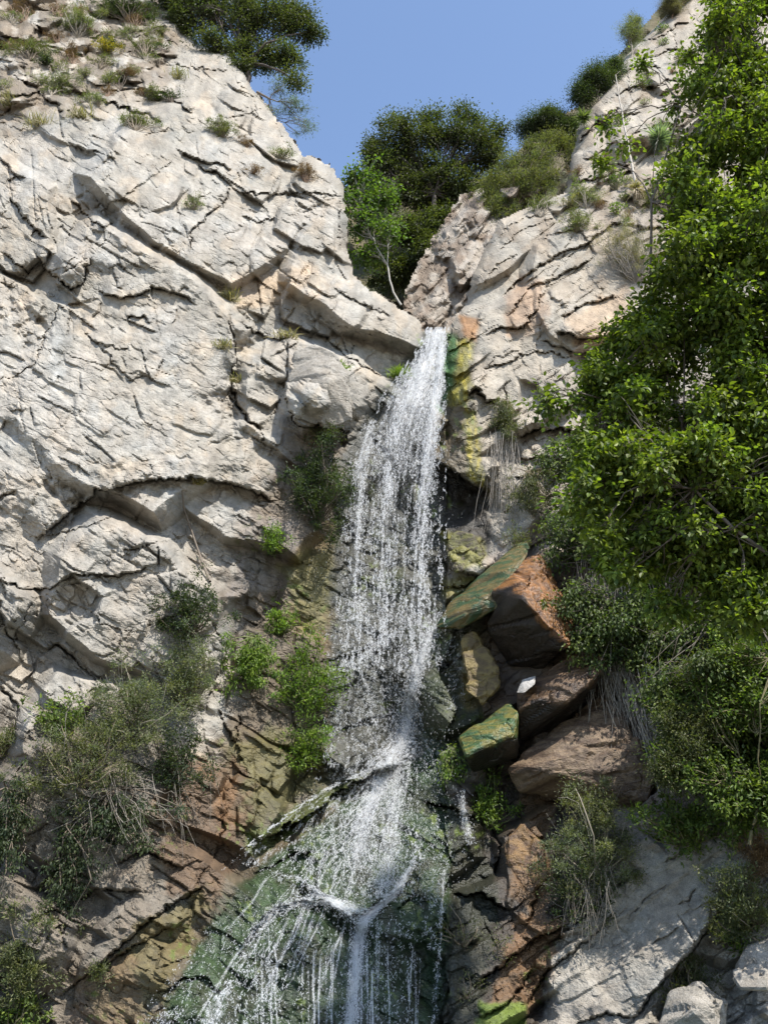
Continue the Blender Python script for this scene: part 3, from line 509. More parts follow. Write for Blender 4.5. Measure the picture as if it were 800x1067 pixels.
# ------------------------------------------------------------------ boulders
import bmesh
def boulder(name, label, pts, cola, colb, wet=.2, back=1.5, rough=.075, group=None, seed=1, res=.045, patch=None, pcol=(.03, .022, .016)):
    f = np.array(pts, float); fr = P(f[:, 0], f[:, 1], f[:, 2]); c = f[:, :2].mean(0)
    g = f.copy(); g[:, :2] = c + (g[:, :2] - c) * .75; g[:, 2] = f[:, 2].max() + back; bk = P(g[:, 0], g[:, 1], g[:, 2])
    bm = bmesh.new()
    for p in np.concatenate([fr, bk]): bm.verts.new(tuple(p))
    r = bmesh.ops.convex_hull(bm, input=bm.verts); bmesh.ops.delete(bm, geom=list({g_ for g_ in r['geom_interior'] + r['geom_unused'] if isinstance(g_, bmesh.types.BMVert)}), context='VERTS')
    bmesh.ops.bevel(bm, geom=list(bm.edges), offset=min(.04, .03 * float(np.ptp(fr, axis=0).max())), segments=1, affect='EDGES'); bmesh.ops.triangulate(bm, faces=bm.faces)
    for _ in range(7):
        es = [e for e in bm.edges if e.calc_length() > res * 1.5]
        if not es: break
        bmesh.ops.subdivide_edges(bm, edges=es, cuts=1); bmesh.ops.triangulate(bm, faces=bm.faces)
    bm.normal_update()
    co = np.array([v.co[:] for v in bm.verts]); no = np.array([v.normal[:] for v in bm.verts])
    a = (co[:, 0] * .8 + co[:, 1] * .6) * 42; b = (co[:, 2] * .9 + co[:, 1] * .3) * 42
    d = rough * blocks(a, b, 16, R(30 + seed * 40), 1.8, .8, .5, 5, 100 + seed) + rough * .5 * fbm(a / 18, b / 18, 4, 110 + seed)
    co = co + no * d[:, None]; tr = [tuple(v.index for v in f_.verts) for f_ in bm.faces]; bm.free()
    org = co.mean(0); org[2] = co[:, 2].min()
    k = sstep(-.35, .35, fbm(a / 6, b / 6, 5, 120 + seed, .65)); cl = colmix(cola, colb, k)
    if patch:      # underside shade painted in near-black, along with wet black algae
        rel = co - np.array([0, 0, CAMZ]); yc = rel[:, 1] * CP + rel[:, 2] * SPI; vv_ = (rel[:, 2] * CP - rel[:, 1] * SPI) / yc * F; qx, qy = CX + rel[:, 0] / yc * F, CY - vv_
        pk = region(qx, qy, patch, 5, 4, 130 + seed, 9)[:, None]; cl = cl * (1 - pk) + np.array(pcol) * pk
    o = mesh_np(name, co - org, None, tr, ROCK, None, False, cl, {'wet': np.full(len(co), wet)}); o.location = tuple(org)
    return tag(o, label, 'boulder', group)
G = 'boulders wedged beside the waterfall'
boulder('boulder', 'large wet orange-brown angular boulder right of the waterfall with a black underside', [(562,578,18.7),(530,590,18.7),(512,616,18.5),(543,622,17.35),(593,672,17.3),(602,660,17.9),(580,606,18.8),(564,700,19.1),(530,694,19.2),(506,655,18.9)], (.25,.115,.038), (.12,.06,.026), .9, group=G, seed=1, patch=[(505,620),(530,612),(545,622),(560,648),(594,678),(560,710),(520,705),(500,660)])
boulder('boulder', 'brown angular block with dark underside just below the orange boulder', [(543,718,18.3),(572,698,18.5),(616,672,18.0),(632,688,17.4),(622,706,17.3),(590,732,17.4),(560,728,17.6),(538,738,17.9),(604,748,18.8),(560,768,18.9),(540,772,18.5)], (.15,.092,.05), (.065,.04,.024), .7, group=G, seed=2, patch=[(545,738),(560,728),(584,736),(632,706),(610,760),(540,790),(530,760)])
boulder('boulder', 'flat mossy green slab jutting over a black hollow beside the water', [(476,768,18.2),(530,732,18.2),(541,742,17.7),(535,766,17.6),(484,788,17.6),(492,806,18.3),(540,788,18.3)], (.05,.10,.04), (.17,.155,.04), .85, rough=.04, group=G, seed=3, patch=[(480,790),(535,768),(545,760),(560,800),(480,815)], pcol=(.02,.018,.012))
boulder('boulder', 'broad grey-brown boulder under hanging roots above the dark hollow', [(528,800,18.2),(588,752,18.3),(634,716,18.2),(656,758,17.5),(684,806,17.2),(674,836,17.3),(606,800,17.5),(562,802,17.5),(540,826,18.3),(600,842,18.6),(652,852,18.3)], (.19,.135,.085), (.09,.058,.035), .5, group=G, seed=4)
boulder('stone', 'small white stone lodged between two brown boulders', [(538,722,17.9),(544,708,17.95),(558,704,17.9),(557,713,17.7),(546,722,17.7)], (.45,.43,.40), (.36,.34,.31), .1, back=.15, rough=.012, group=G, seed=5, res=.02)['category'] = 'stone'
boulder('boulder', 'sloping moss-streaked green rock leading from the orange boulder down to the water', [(452,655,19.2),(468,630,19.2),(518,584,19.1),(548,560,19.3),(552,572,18.8),(532,600,18.3),(524,632,18.4),(482,642,18.6),(480,656,18.9)], (.045,.085,.038), (.15,.115,.045), .9, rough=.045, group=G, seed=6)
boulder('boulder', 'pale rounded boulder wedged in the left cliff above the dark bush', [(300,396,19.3),(306,366,19.4),(326,358,19.3),(346,366,19.0),(364,388,18.8),(368,438,19.0),(347,446,19.0),(324,430,18.75),(306,412,19.1),(340,400,18.5)], (.33,.305,.262), (.27,.245,.205), 0, rough=.04, seed=7)
boulder('boulder', 'small rounded rock with yellow-green moss under the black overhang', [(462,572,19.6),(474,552,19.6),(494,556,19.4),(508,578,19.4),(500,594,19.3),(474,596,19.3)], (.13,.125,.03), (.07,.055,.03), .5, back=.8, group=G, seed=9)
boulder('boulder', 'tall orange-stained rock at the foot of the dark hollow', [(528,872,17.8),(544,856,17.8),(566,878,17.5),(572,914,17.3),(552,932,17.4),(530,908,17.5)], (.21,.125,.05), (.11,.065,.035), .6, back=.9, group=G, seed=10)
boulder('boulder', 'cream broken block at the bottom edge under the grey slab', [(684,1076,15.2),(698,1036,15.4),(728,1022,15.3),(758,1042,15.1),(756,1084,14.9),(720,1050,14.8)], (.35,.32,.275), (.27,.245,.205), 0, back=1, group='cream blocks at the lower right', seed=11)
boulder('boulder', 'cream broken block beneath the shrub at the right edge', [(760,1010,15.0),(778,984,15.1),(812,978,15.0),(824,1010,14.7),(800,1030,14.5),(770,1030,14.7)], (.34,.31,.265), (.25,.225,.19), 0, back=1, group='cream blocks at the lower right', seed=12)
boulder('boulder', 'brown mossy rock beside the green slab and the second drop', [(480,665,19.0),(496,655,19.0),(516,690,18.7),(522,712,18.6),(505,735,18.5),(486,722,18.6)], (.20,.15,.05), (.12,.085,.035), .5, back=.8, group=G, seed=13)

# ------------------------------------------------------------------ water
def water_material():
    m, nt, b, out = mat('falling_water'); b.inputs['Base Color'].default_value = (.80, .81, .82, 1); b.inputs['Roughness'].default_value = .35
    den = N(nt, 'ShaderNodeAttribute', attribute_name='den').outputs['Fac']; s = N(nt, 'ShaderNodeAttribute', attribute_name='acr').outputs['Fac']; t = N(nt, 'ShaderNodeAttribute', attribute_name='aln').outputs['Fac']
    def nz(a, c, det, w=0):
        cb = N(nt, 'ShaderNodeCombineXYZ'); nt.links.new(math_n(nt, 'MULTIPLY', s, a), cb.inputs[0]); nt.links.new(math_n(nt, 'MULTIPLY', t, c), cb.inputs[1]); cb.inputs[2].default_value = w
        return noise_n(nt, cb.outputs[0], 1, det, .6)
    a = math_n(nt, 'ADD', math_n(nt, 'MULTIPLY', nz(13, 1.6, 3), .3), math_n(nt, 'ADD', math_n(nt, 'MULTIPLY', nz(46, 10, 3, 4), .4), math_n(nt, 'MULTIPLY', nz(95, 30, 2, 8), .3)))
    # remap the noise against the amount of water there
    th = math_n(nt, 'SUBTRACT', .74, math_n(nt, 'MULTIPLY', den, .36))
    al = N(nt, 'ShaderNodeMapRange', interpolation_type='SMOOTHSTEP'); nt.links.new(math_n(nt, 'SUBTRACT', a, th), al.inputs[0]); al.inputs[1].default_value = -.13; al.inputs[2].default_value = .34
    al.inputs[4].default_value = .95
    fin = math_n(nt, 'MULTIPLY', al.outputs[0], math_n(nt, 'MINIMUM', math_n(nt, 'MULTIPLY', den, 2.0), 1))
    tr = N(nt, 'ShaderNodeBsdfTranslucent'); tr.inputs['Color'].default_value = (.8, .82, .84, 1)
    mb = N(nt, 'ShaderNodeMixShader'); mb.inputs[0].default_value = .3; nt.links.new(b.outputs[0], mb.inputs[1]); nt.links.new(tr.outputs[0], mb.inputs[2])
    mx = N(nt, 'ShaderNodeMixShader'); nt.links.new(fin, mx.inputs[0]); nt.links.new(N(nt, 'ShaderNodeBsdfTransparent').outputs[0], mx.inputs[1]); nt.links.new(mb.outputs[0], mx.inputs[2])
    nt.links.new(mx.outputs[0], out.inputs['Surface'])
    bp = N(nt, 'ShaderNodeBump'); bp.inputs['Strength'].default_value = .5; bp.inputs['Distance'].default_value = .05; nt.links.new(a, bp.inputs['Height']); nt.links.new(bp.outputs[0], b.inputs['Normal'])
    return m
WATER = water_material()
dm, dnt, db, dout = mat('water_drops'); db.inputs['Alpha'].default_value = .58; db.inputs['Base Color'].default_value = (.84, .85, .86, 1); db.inputs['Roughness'].default_value = .3
FALLY = ([300,345,380,420,460,520,600,660,710], [21.6,21.25,20.75,20.35,20.1,19.85,19.6,19.35,19.2])
# (points: x, y, half width, amount), free fall?, drops
ST = [
 ([(456,341,11,.95),(450,362,14,1),(441,385,21,1),(430,415,32,.92),(420,445,41,.72),(414,480,47,.50),(411,530,50,.38),(409,590,52,.32),(406,655,54,.28),(404,700,54,.2)], 1, 15000),
 ([(461,345,6,.9),(456,400,9,1),(448,450,12,.9),(441,520,12,.7),(437,590,13,.5),(436,655,16,.42),(435,690,16,.3)], 1, 5200),
 ([(388,438,8,.8),(376,480,9,.72),(371,560,11,.55),(368,650,14,.42),(367,700,16,.3)], 1, 2600),
 ([(410,440,12,.6),(404,500,12,.6),(400,580,12,.45),(398,655,14,.4),(397,690,14,.3)], 1, 2400),
 ([(428,648,3,.7),(400,668,3.5,.75),(372,690,5,.6)], 0, 300),
 ([(395,640,52,.28),(386,700,46,.24),(386,760,50,.22),(376,812,46,.2)], 0, 7500),
 ([(370,690,3,.5),(382,712,3,.6),(386,740,4,.5),(392,760,4,.4)], 0, 260), ([(348,690,4,.4),(352,740,5,.4),(340,790,5,.4)], 0, 300),
 ([(460,638,9,.7),(447,664,9,.95),(435,693,11,1),(428,722,12,.95),(425,750,15,.92),(419,774,20,.95),(408,792,26,1)], 0, 2600),
 ([(420,772,15,.85),(402,800,24,.88),(391,830,36,.66),(383,865,44,.46),(375,900,54,.42),(366,935,60,.36)], 0, 6500),
 ([(408,790,12,1),(392,822,14,.95),(378,860,18,.85),(370,905,20,.75)], 0, 1500), ([(416,800,12,.8),(410,850,16,.7),(404,900,18,.7),(398,936,16,.8)], 0, 1600),
 ([(404,794,9,.6),(362,812,6,.5),(330,828,5,.45),(298,850,4,.36),(258,882,3,.3)], 0, 900),
 ([(372,830,40,.3),(345,865,50,.24),(330,910,50,.28)], 0, 3000), ([(275,880,16,.3),(262,905,16,.3)], 0, 300),
 ([(434,892,5,.8),(422,914,8,.95),(408,935,9,1),(392,946,11,1.1),(379,957,13,1.15),(372,985,12,1.1),(370,1020,12,1.05),(363,1090,14,1.05)], 0, 1500),
 ([(384,954,12,1),(350,940,9,.95),(315,938,8,.9),(290,946,9,.85),(272,965,11,.62),(260,985,12,.5),(248,1012,13,.42)], 0, 1200),
 ([(318,915,4,.6),(330,930,6,.85),(350,942,8,.95),(374,962,9,.95)], 0, 300), ([(290,915,4,.45),(312,914,5,.5),(325,925,5,.55)], 0, 160),
 ([(330,880,28,.16),(278,945,38,.18),(226,1010,44,.2),(180,1090,48,.2)], 0, 700), ([(240,960,24,.08),(200,1015,26,.10),(160,1090,28,.12)], 0, 500),
 ([(238,1022,10,.6),(226,1046,16,.66),(212,1095,20,.6)], 0, 900), ([(178,1052,18,.6),(165,1090,24,.6)], 0, 160),
 ([(318,946,52,.42),(316,985,52,.28),(312,1090,56,.24)], 0, 1100), ([(405,950,28,.48),(404,1000,30,.36),(400,1090,32,.32)], 0, 900), ([(265,1010,24,.35),(262,1090,30,.28)], 0, 900),
 ([(464,896,5,.5),(461,930,2.5,.8),(458,985,3.5,.6),(450,1090,7,.45)], 0, 300), ([(452,850,18,.28),(455,905,20,.26),(448,990,12,.2)], 0, 500), ([(430,860,10,.4),(436,900,8,.4)], 0, 300),
 ([(484,640,9,.5),(478,690,17,.42),(474,740,15,.3)], 0, 500), ([(480,820,5,.7),(483,850,7,.85),(491,880,9,.75)], 0, 200), ([(448,770,12,.2),(452,820,14,.2)], 0, 300), ([(472,650,22,.3),(455,700,12,.3)], 0, 200),
]
rs_ = np.random.default_rng(31)
for k in range(34):      # thin strands sliding down the weed-covered slab
    x0, y0 = rs_.uniform(285, 400), 0; y0 = 900 + (400 - x0) * .15 + rs_.uniform(-30, 60); h = rs_.uniform(50, 150); lean = -(.7 * (1 - (x0 - 250) / 150) + .12) + rs_.normal(0, .08); hw_ = rs_.uniform(1.4, 3.6); dn = rs_.uniform(.6, 1.0)
    t = np.linspace(0, 1, 6); xx = x0 + lean * h * t + rs_.normal(0, 3.2, 6).cumsum(); ST.append(([(float(a_), float(y0 + h * t_), hw_, dn * (1 - .3 * t_)) for a_, t_ in zip(xx, t)], 0, 25))
for k in range(30):      # and hanging in threads below the lip
    x0 = rs_.uniform(265, 440); y0 = 950 + abs(x0 - 350) * .12 + rs_.uniform(0, 50); h = rs_.uniform(50, 130); hw_ = rs_.uniform(.9, 2.6); dn = rs_.uniform(.6, 1.0)
    t = np.linspace(0, 1, 5); xx = x0 + rs_.normal(0, 1.2, 5).cumsum(); ST.append(([(float(a_), float(y0 + h * t_), hw_, dn) for a_, t_ in zip(xx, t)], 0, 30))
for k in range(22):      # threads fanning out of the second drop
    x0 = rs_.normal(405, 14); y0 = rs_.uniform(785, 840); h = rs_.uniform(60, 120); lean = (x0 - 418) / 40 - .25; hw_ = rs_.uniform(1.2, 3.0); dn = rs_.uniform(.5, .9)
    t = np.linspace(0, 1, 5); xx = x0 + lean * h * t + rs_.normal(0, 1.6, 5).cumsum(); ST.append(([(float(a_), float(y0 + h * t_), hw_, dn * (1 - .4 * t_)) for a_, t_ in zip(xx, t)], 0, 60))
wb = []; aa = []; ab = []; ad = []; wq = []; nn = 0; DR = []; LF = []
for si, (pts, free, nd) in enumerate(ST):
    p = np.array(pts, float); L = np.concatenate([[0], np.cumsum(np.hypot(np.diff(p[:, 0]), np.diff(p[:, 1])))]); n = max(int(L[-1] / 3), 6)
    l = np.linspace(0, L[-1], n); c = np.stack([np.interp(l, L, p[:, k]) for k in range(4)], -1)
    ker = np.ones(7) / 7
    for k in range(2): c[3:-3, k] = np.convolve(c[:, k], ker, 'valid') if n > 8 else c[3:-3, k]
    tg = unit(np.gradient(c[:, :2], axis=0)); nr = np.stack([-tg[:, 1], tg[:, 0]], -1)
    if free or abs(p[-1, 1] - p[0, 1]) > 60: nr = np.tile([[1., 0.]], (n, 1))
    K = 15; ac = np.linspace(-1, 1, K)
    px = c[:, 0:1] + nr[:, 0:1] * c[:, 2:3] * ac; py = c[:, 1:2] + nr[:, 1:2] * c[:, 2:3] * ac
    rg = 1 + .0 * ac
    if free: yy = np.interp(py, *FALLY) - .25 * (1 - ac ** 2) - .05 * si + .06 * fbm(px / 8, py / 30, 2, si)
    else: yy = cliffY(px, py) ; yy = np.minimum(yy, np.roll(yy, 1, 0)) - .07 - .10 * (1 - ac ** 2) * np.minimum(c[:, 2:3] / 20, 1) - .01 * (si % 5) - (.03 if si > 30 else 0)
    v = P(px, py, yy).reshape(-1, 3)
    e0 = np.clip(l / (14 if si else 2), 0, 1); e1 = np.clip((L[-1] - l) / (55 if free else 14), 0, 1) if p[-1, 1] < 1067 else 1
    den = c[:, 3:4] * (1 - np.abs(ac) ** (2.2 if free else 1.5)) * (e0 * e1)[:, None]
    wb.append(v); aa.append((ac * c[:, 2:3] * .022 + si * 7).ravel()); ab.append(np.repeat(l * .022 * (1 if free else 1.9), K)); ad.append(den.ravel())
    i = np.arange(n - 1)[:, None] * K; j = np.arange(K - 1)[None]; wq.append((np.stack([i + j, i + j + 1, i + K + j + 1, i + K + j], -1) + nn).reshape(-1, 4)); nn += len(v)
    # drops torn from the stream, thicker in its strands
    nd = int(nd * (1.35 if free else 1.25)); m = int(nd * 2.4); tt = RNG.random(m); tt = tt * L[-1]; wgt = np.interp(tt, l, c[:, 3]); a = RNG.normal(0, .48, m)
    cx_ = np.interp(tt, l, c[:, 0]); cy_ = np.interp(tt, l, c[:, 1]); hw = np.interp(tt, l, c[:, 2]); nx = np.interp(tt, l, nr[:, 0]); ny = np.interp(tt, l, nr[:, 1])
    if hw.max() > 25: a = RNG.uniform(-1.08, 1.08, m)
    qx, qy = cx_ + nx * hw * a, cy_ + ny * hw * a
    st_ = fbm(a * hw / 5 + si * 9, tt / (40 if free else 9), 3, 600) + .7 * fbm(a * hw / 3, tt / 6, 2, 601)
    ok = (st_ > .25 - .45 * wgt + .3 * (np.abs(a) > .8)); ok &= np.cumsum(ok) <= nd
    qx, qy, tt, hw = qx[ok], qy[ok], tt[ok], hw[ok]; m = len(qx)
    base = np.interp(qy, *FALLY) - .05 * si if free else cliffY(qx, qy)
    base = np.minimum(base, cliffY(qx, qy) - .05) - RNG.random(m) * (.5 if free else .22) - .1
    tx, ty = np.interp(tt, l, tg[:, 0]), np.interp(tt, l, tg[:, 1])
    if free or hw.max() > 25: tx = tx * .4; ty = np.abs(ty) + .3
    ang = RNG.normal(0, .30 if free else .55, m); dx = tx * np.cos(ang) - ty * np.sin(ang); dy = tx * np.sin(ang) + ty * np.cos(ang)
    p0 = P(qx, qy, base); p1 = P(qx + dx, qy + dy, base); DR.append((p0, unit(p1 - p0))); LF.append(np.full(m, 1.0 if free else .5))
tag(mesh_np('water', np.concatenate(wb), np.concatenate(wq), None, WATER, None, True, None, {'den': np.concatenate(ad), 'acr': np.concatenate(aa), 'aln': np.concatenate(ab)}), kind='structure')
# a halo of loose drops around both drops of the fall
m = 11000; hx = RNG.normal(405, 34, m); hy = RNG.uniform(470, 940, m); okh = (np.abs(hx - 405) < 100) & (hy > 420); hx, hy = hx[okh], hy[okh]; hb = cliffY(hx, hy) - .1 - RNG.random(len(hx)) * .9
p0 = P(hx, hy, hb); DR.append((p0, unit(np.stack([RNG.normal(0, .3, len(hx)), RNG.normal(0, .3, len(hx)), -np.ones(len(hx))], -1)))); LF.append(np.full(len(hx), .4))
p0 = np.concatenate([d[0] for d in DR]); dr = np.concatenate([d[1] for d in DR]); m = len(p0); print('drops', m)
lf = np.concatenate(LF); ln = (.010 + .040 * RNG.random(m) ** 2.4) * (.5 + .5 * lf); rd = (.0038 + .0046 * RNG.random(m) ** 2.6) * (.55 + .45 * lf)
sx_ = unit(np.cross(dr, np.array([0.2, 1, .1]))); sy_ = np.cross(dr, sx_)
V6 = np.stack([p0 - dr * ln[:, None], p0 + sx_ * rd[:, None], p0 + sy_ * rd[:, None], p0 - sx_ * rd[:, None], p0 - sy_ * rd[:, None], p0 + dr * ln[:, None] * .7], 1)
T8 = np.array([(0, 1, 2), (0, 2, 3), (0, 3, 4), (0, 4, 1), (5, 2, 1), (5, 3, 2), (5, 4, 3), (5, 1, 4)])
tag(mesh_np('spray', V6, None, (np.arange(m)[:, None, None] * 6 + T8).reshape(-1, 3), dm, None, True), kind='stuff')
print('water', time.time() - T0)
# ------------------------------------------------------------------ plants
LT = {  # leaf outlines: x along the leaf, y across, z fold; triangles
 'rhomb': (np.array([(0, 0, 0), (.45, .5, .08), (1, 0, 0), (.45, -.5, .08)]), np.array([(0, 2, 1), (0, 3, 2)])),
 'ovate': (np.array([(0, 0, 0), (.22, .40, .06), (.55, .46, .07), (1, 0, -.08), (.55, -.46, .07), (.22, -.40, .06)]), np.array([(0, 2, 1), (0, 3, 2), (0, 4, 3), (0, 5, 4)])),
 'blade': (np.array([(0, .5, 0), (0, -.5, 0), (.5, .4, .12), (.5, -.4, .12), (1, 0, 0)]), np.array([(0, 1, 3), (0, 3, 2), (2, 3, 4)])),
}
def add_leaves(buf, pos, dirs, L, Wd, kind, ca, cb, rg, up=None):
    n = len(pos); d = unit(dirs); u = rg.normal(0, .45, (n, 3)) + (np.array([0.15, -.25, 1.0]) if up is None else up)
    s = unit(np.cross(u, d)); nn_ = np.cross(d, s); T, F = LT[kind]
    L = L * (.6 + .7 * rg.random(n)); Wd = np.broadcast_to(Wd, n) * (.7 + .5 * rg.random(n))
    v = pos[:, None] + d[:, None] * (T[:, 0] * L[:, None])[..., None] + s[:, None] * (T[:, 1] * Wd[:, None])[..., None] + nn_[:, None] * (T[:, 2] * L[:, None])[..., None]
    f = rg.random(n) ** 1.3; c = np.array(ca) * (1 - f[:, None]) + np.array(cb) * f[:, None]; c = c * (.75 + .5 * rg.random((n, 1)))
    buf.add(v.reshape(-1, 3), None, (np.arange(n)[:, None, None] * len(T) + F).reshape(-1, 3), np.repeat(c, len(T), 0))

# leaf length, width, shape, colour a, colour b, leaves per cluster, stem colour
SPEC = {
 'olive':  (.060, .020, 'rhomb', (.075, .085, .035), (.16, .17, .075), 70, (.20, .16, .11)),
 'grey':   (.050, .020, 'rhomb', (.085, .10, .05), (.19, .205, .11), 60, (.30, .26, .20)),
 'dark':   (.060, .030, 'ovate', (.030, .045, .020), (.065, .085, .035), 70, (.14, .11, .08)),
 'bright': (.080, .042, 'ovate', (.058, .092, .022), (.165, .22, .048), 60, (.16, .14, .07)),
 'fern':   (.085, .032, 'rhomb', (.07, .12, .02), (.19, .27, .045), 80, (.12, .14, .05)),
 'brown':  (.040, .015, 'rhomb', (.14, .085, .045), (.24, .16, .08), 70, (.20, .13, .08)),
 'yellow': (.050, .024, 'rhomb', (.12, .13, .03), (.42, .30, .03), 60, (.18, .15, .08)),
 'oak':    (.100, .055, 'ovate', (.038, .050, .018), (.080, .092, .036), 60, (.07, .055, .045)),
 'alder':  (.080, .054, 'ovate', (.052, .080, .016), (.185, .235, .036), 26, (.11, .09, .07)),
 'sycamore': (.11, .09, 'ovate', (.055, .098, .022), (.12, .175, .04), 34, (.38, .355, .31)),
 'pine':   (.10, .014, 'blade', (.06, .085, .065), (.13, .16, .125), 90, (.16, .13, .10)),
}
def wood_path(a, b, rg, wob=.12, n=6, sag=0):
    t = np.linspace(0, 1, n)[:, None]; L = np.linalg.norm(b - a); p = a * (1 - t) + b * t
    k = np.sin(t * np.pi); return p + k * rg.normal(0, wob * L, 3) + np.array([0, 0, -sag * L]) * k + rg.normal(0, wob * .18 * L, (n, 3)) * k

def foliage_clusters(buf, cen, crad, sp, rg, dens=1.0, center=None, droop=0):
    L, Wd, kd, ca, cb, per, _ = sp; m = max(5, int(dens * np.pi * float(np.mean(crad)) ** 2 / (L * Wd) * .62))
    n = len(cen); ci = np.repeat(np.arange(n), rg.integers(int(m * .5), int(m * 1.5) + 1, n)); k = len(ci)
    o = rg.normal(0, 1, (k, 3)); o = unit(o) * (rg.random((k, 1)) ** .7) * rg.uniform(.7, 1.35, (k, 1)); r = (np.broadcast_to(crad, n) * rg.uniform(.45, 1.5, n))[ci][:, None]
    pos = cen[ci] + o * r * np.array([1, 1, .8]); out = o + rg.normal(0, .45, (k, 3)) + np.array([0, 0, -droop])
    # whole sprays differ a little in colour and age
    sh = (.75 + .5 * rg.random(n))[ci]; yl = rg.random(n)[ci]
    b0 = buf.n; add_leaves(buf, pos, out, L, Wd, kd, ca, cb, rg); buf.c[-1] = buf.c[-1] * np.repeat(sh, len(LT[kd][0]))[:, None] * (1 + .25 * (np.repeat(yl, len(LT[kd][0]))[:, None] - .5) * np.array([1, .3, -1]))

def ell_points(rg, ctr, rad, n, shell=.45, sd=0):
    o = unit(rg.normal(0, 1, (n, 3))); r = rg.random((n, 1)) ** shell
    lump = 1 + rg.uniform(-.1, .22, (n, 1)) + .45 * np.sin(o[:, :1] * 5 + sd) * np.cos(o[:, 2:] * 4 + sd * 2); return ctr + o * r * rad * lump

def shrub(px, py, rx, ry, sp, label, cat='shrub', group=None, Yv=None, lift=.15, dens=1.0, ncl=None, name='shrub', bare=0, hang=False, seed=None):
    rg = np.random.default_rng(seed if seed is not None else int(px * 13 + py * 7)); S = SPEC[sp] if isinstance(sp, str) else sp
    Yc = float(cliffY(px, py)) if Yv is None else Yv; m = Yc / F; Rx, Rz = rx * m * 1.0, ry * m * 1.05; Rd = .6 * min(Rx, Rz) + .12 * max(Rx, Rz)
    ctr = P(px, py, Yc - Rd * .55 - lift); by = py + ry * (.8 if not hang else -.8); base = P(px + rg.normal(0, rx * .1), by, float(cliffY(px, by)) + .05 if Yv is None else Yv)
    root = empty(name, base, label, cat, group)
    crad = .085 + .13 * math.sqrt(Rx * Rz); vol = Rx * Rz; ncl = ncl or int(np.clip(34 * (Rx * Rz) / (crad ** 2) * .16, 7, 260))
    cen = ell_points(rg, ctr, np.array([Rx, Rd, Rz]), ncl, .5, px)
    fb = Buf(); foliage_clusters(fb, cen, crad, S, rg, dens * 1.15, droop=.9 if hang else -.25); fb.build('foliage', LEAF if sp != 'brown' else DRYLEAF, root, False)
    sb = Buf(); rr = .010 + .01 * max(Rx, Rz)
    for c in cen[rg.permutation(len(cen))[:min(len(cen), 46)]]: sb.tube(wood_path(base, c, rg, .10), rr, rr * .3, 4, S[6])
    for k in range(int(bare * (1 if bare > 150 else .45))):
        e = ctr + unit(rg.normal(0, 1, 3)) * np.array([Rx, Rd, Rz]) * rg.uniform(.8, 1.25); sb.tube(wood_path(base, e, rg, .12), .007, .0035, 3, (.27, .24, .20))
    sb.build('stem', BARK, root); return root

def tuft(px, py, r, n, label, ca=(.13, .14, .05), cb=(.34, .29, .16), name='grass_tuft', cat='grass tuft', group='grass tufts in the cliff joints', droop=.5, Yv=None, wd=.012):
    rg = np.random.default_rng(int(px * 3 + py)); Yc = float(cliffY(px, py)) if Yv is None else Yv; R_ = r * Yc / F; base = P(px, py, Yc - .03)
    a = rg.random(n) * 2 * np.pi; e = rg.uniform(.1, 1.3, n); d = np.stack([np.cos(a) * np.cos(e), np.sin(a) * np.cos(e) * .8 - .25, np.sin(e)], -1)
    b = Buf(); p0 = base + rg.normal(0, R_ * .22, (n, 3)) * np.array([1.6, .5, .4]); L = R_ * rg.uniform(.5, 1.15, n)
    mid = p0 + d * L[:, None] * .55; end = mid + (d + np.array([0, 0, -droop * 1.2])) * L[:, None] * .5
    s = unit(np.cross(d, np.array([0.1, -1, .3]))) * wd * (.6 + .8 * rg.random((n, 1)))
    v = np.stack([p0 + s, p0 - s, mid + s * .8, mid - s * .8, end], 1); T = np.array([(0, 1, 3), (0, 3, 2), (2, 3, 4)]); f = rg.random((n, 1)); c = np.array(ca) * (1 - f) + np.array(cb) * f
    b.add(v.reshape(-1, 3), None, (np.arange(n)[:, None, None] * 5 + T).reshape(-1, 3), np.repeat(c, 5, 0))
    o = b.build(name, LEAF, None, False); me = o.data; co = np.empty(len(me.vertices) * 3, np.float32); me.vertices.foreach_get('co', co); co = co.reshape(-1, 3) - base.astype(np.float32); me.vertices.foreach_set('co', co.ravel()); o.location = tuple(base)
    return tag(o, label, cat, group)

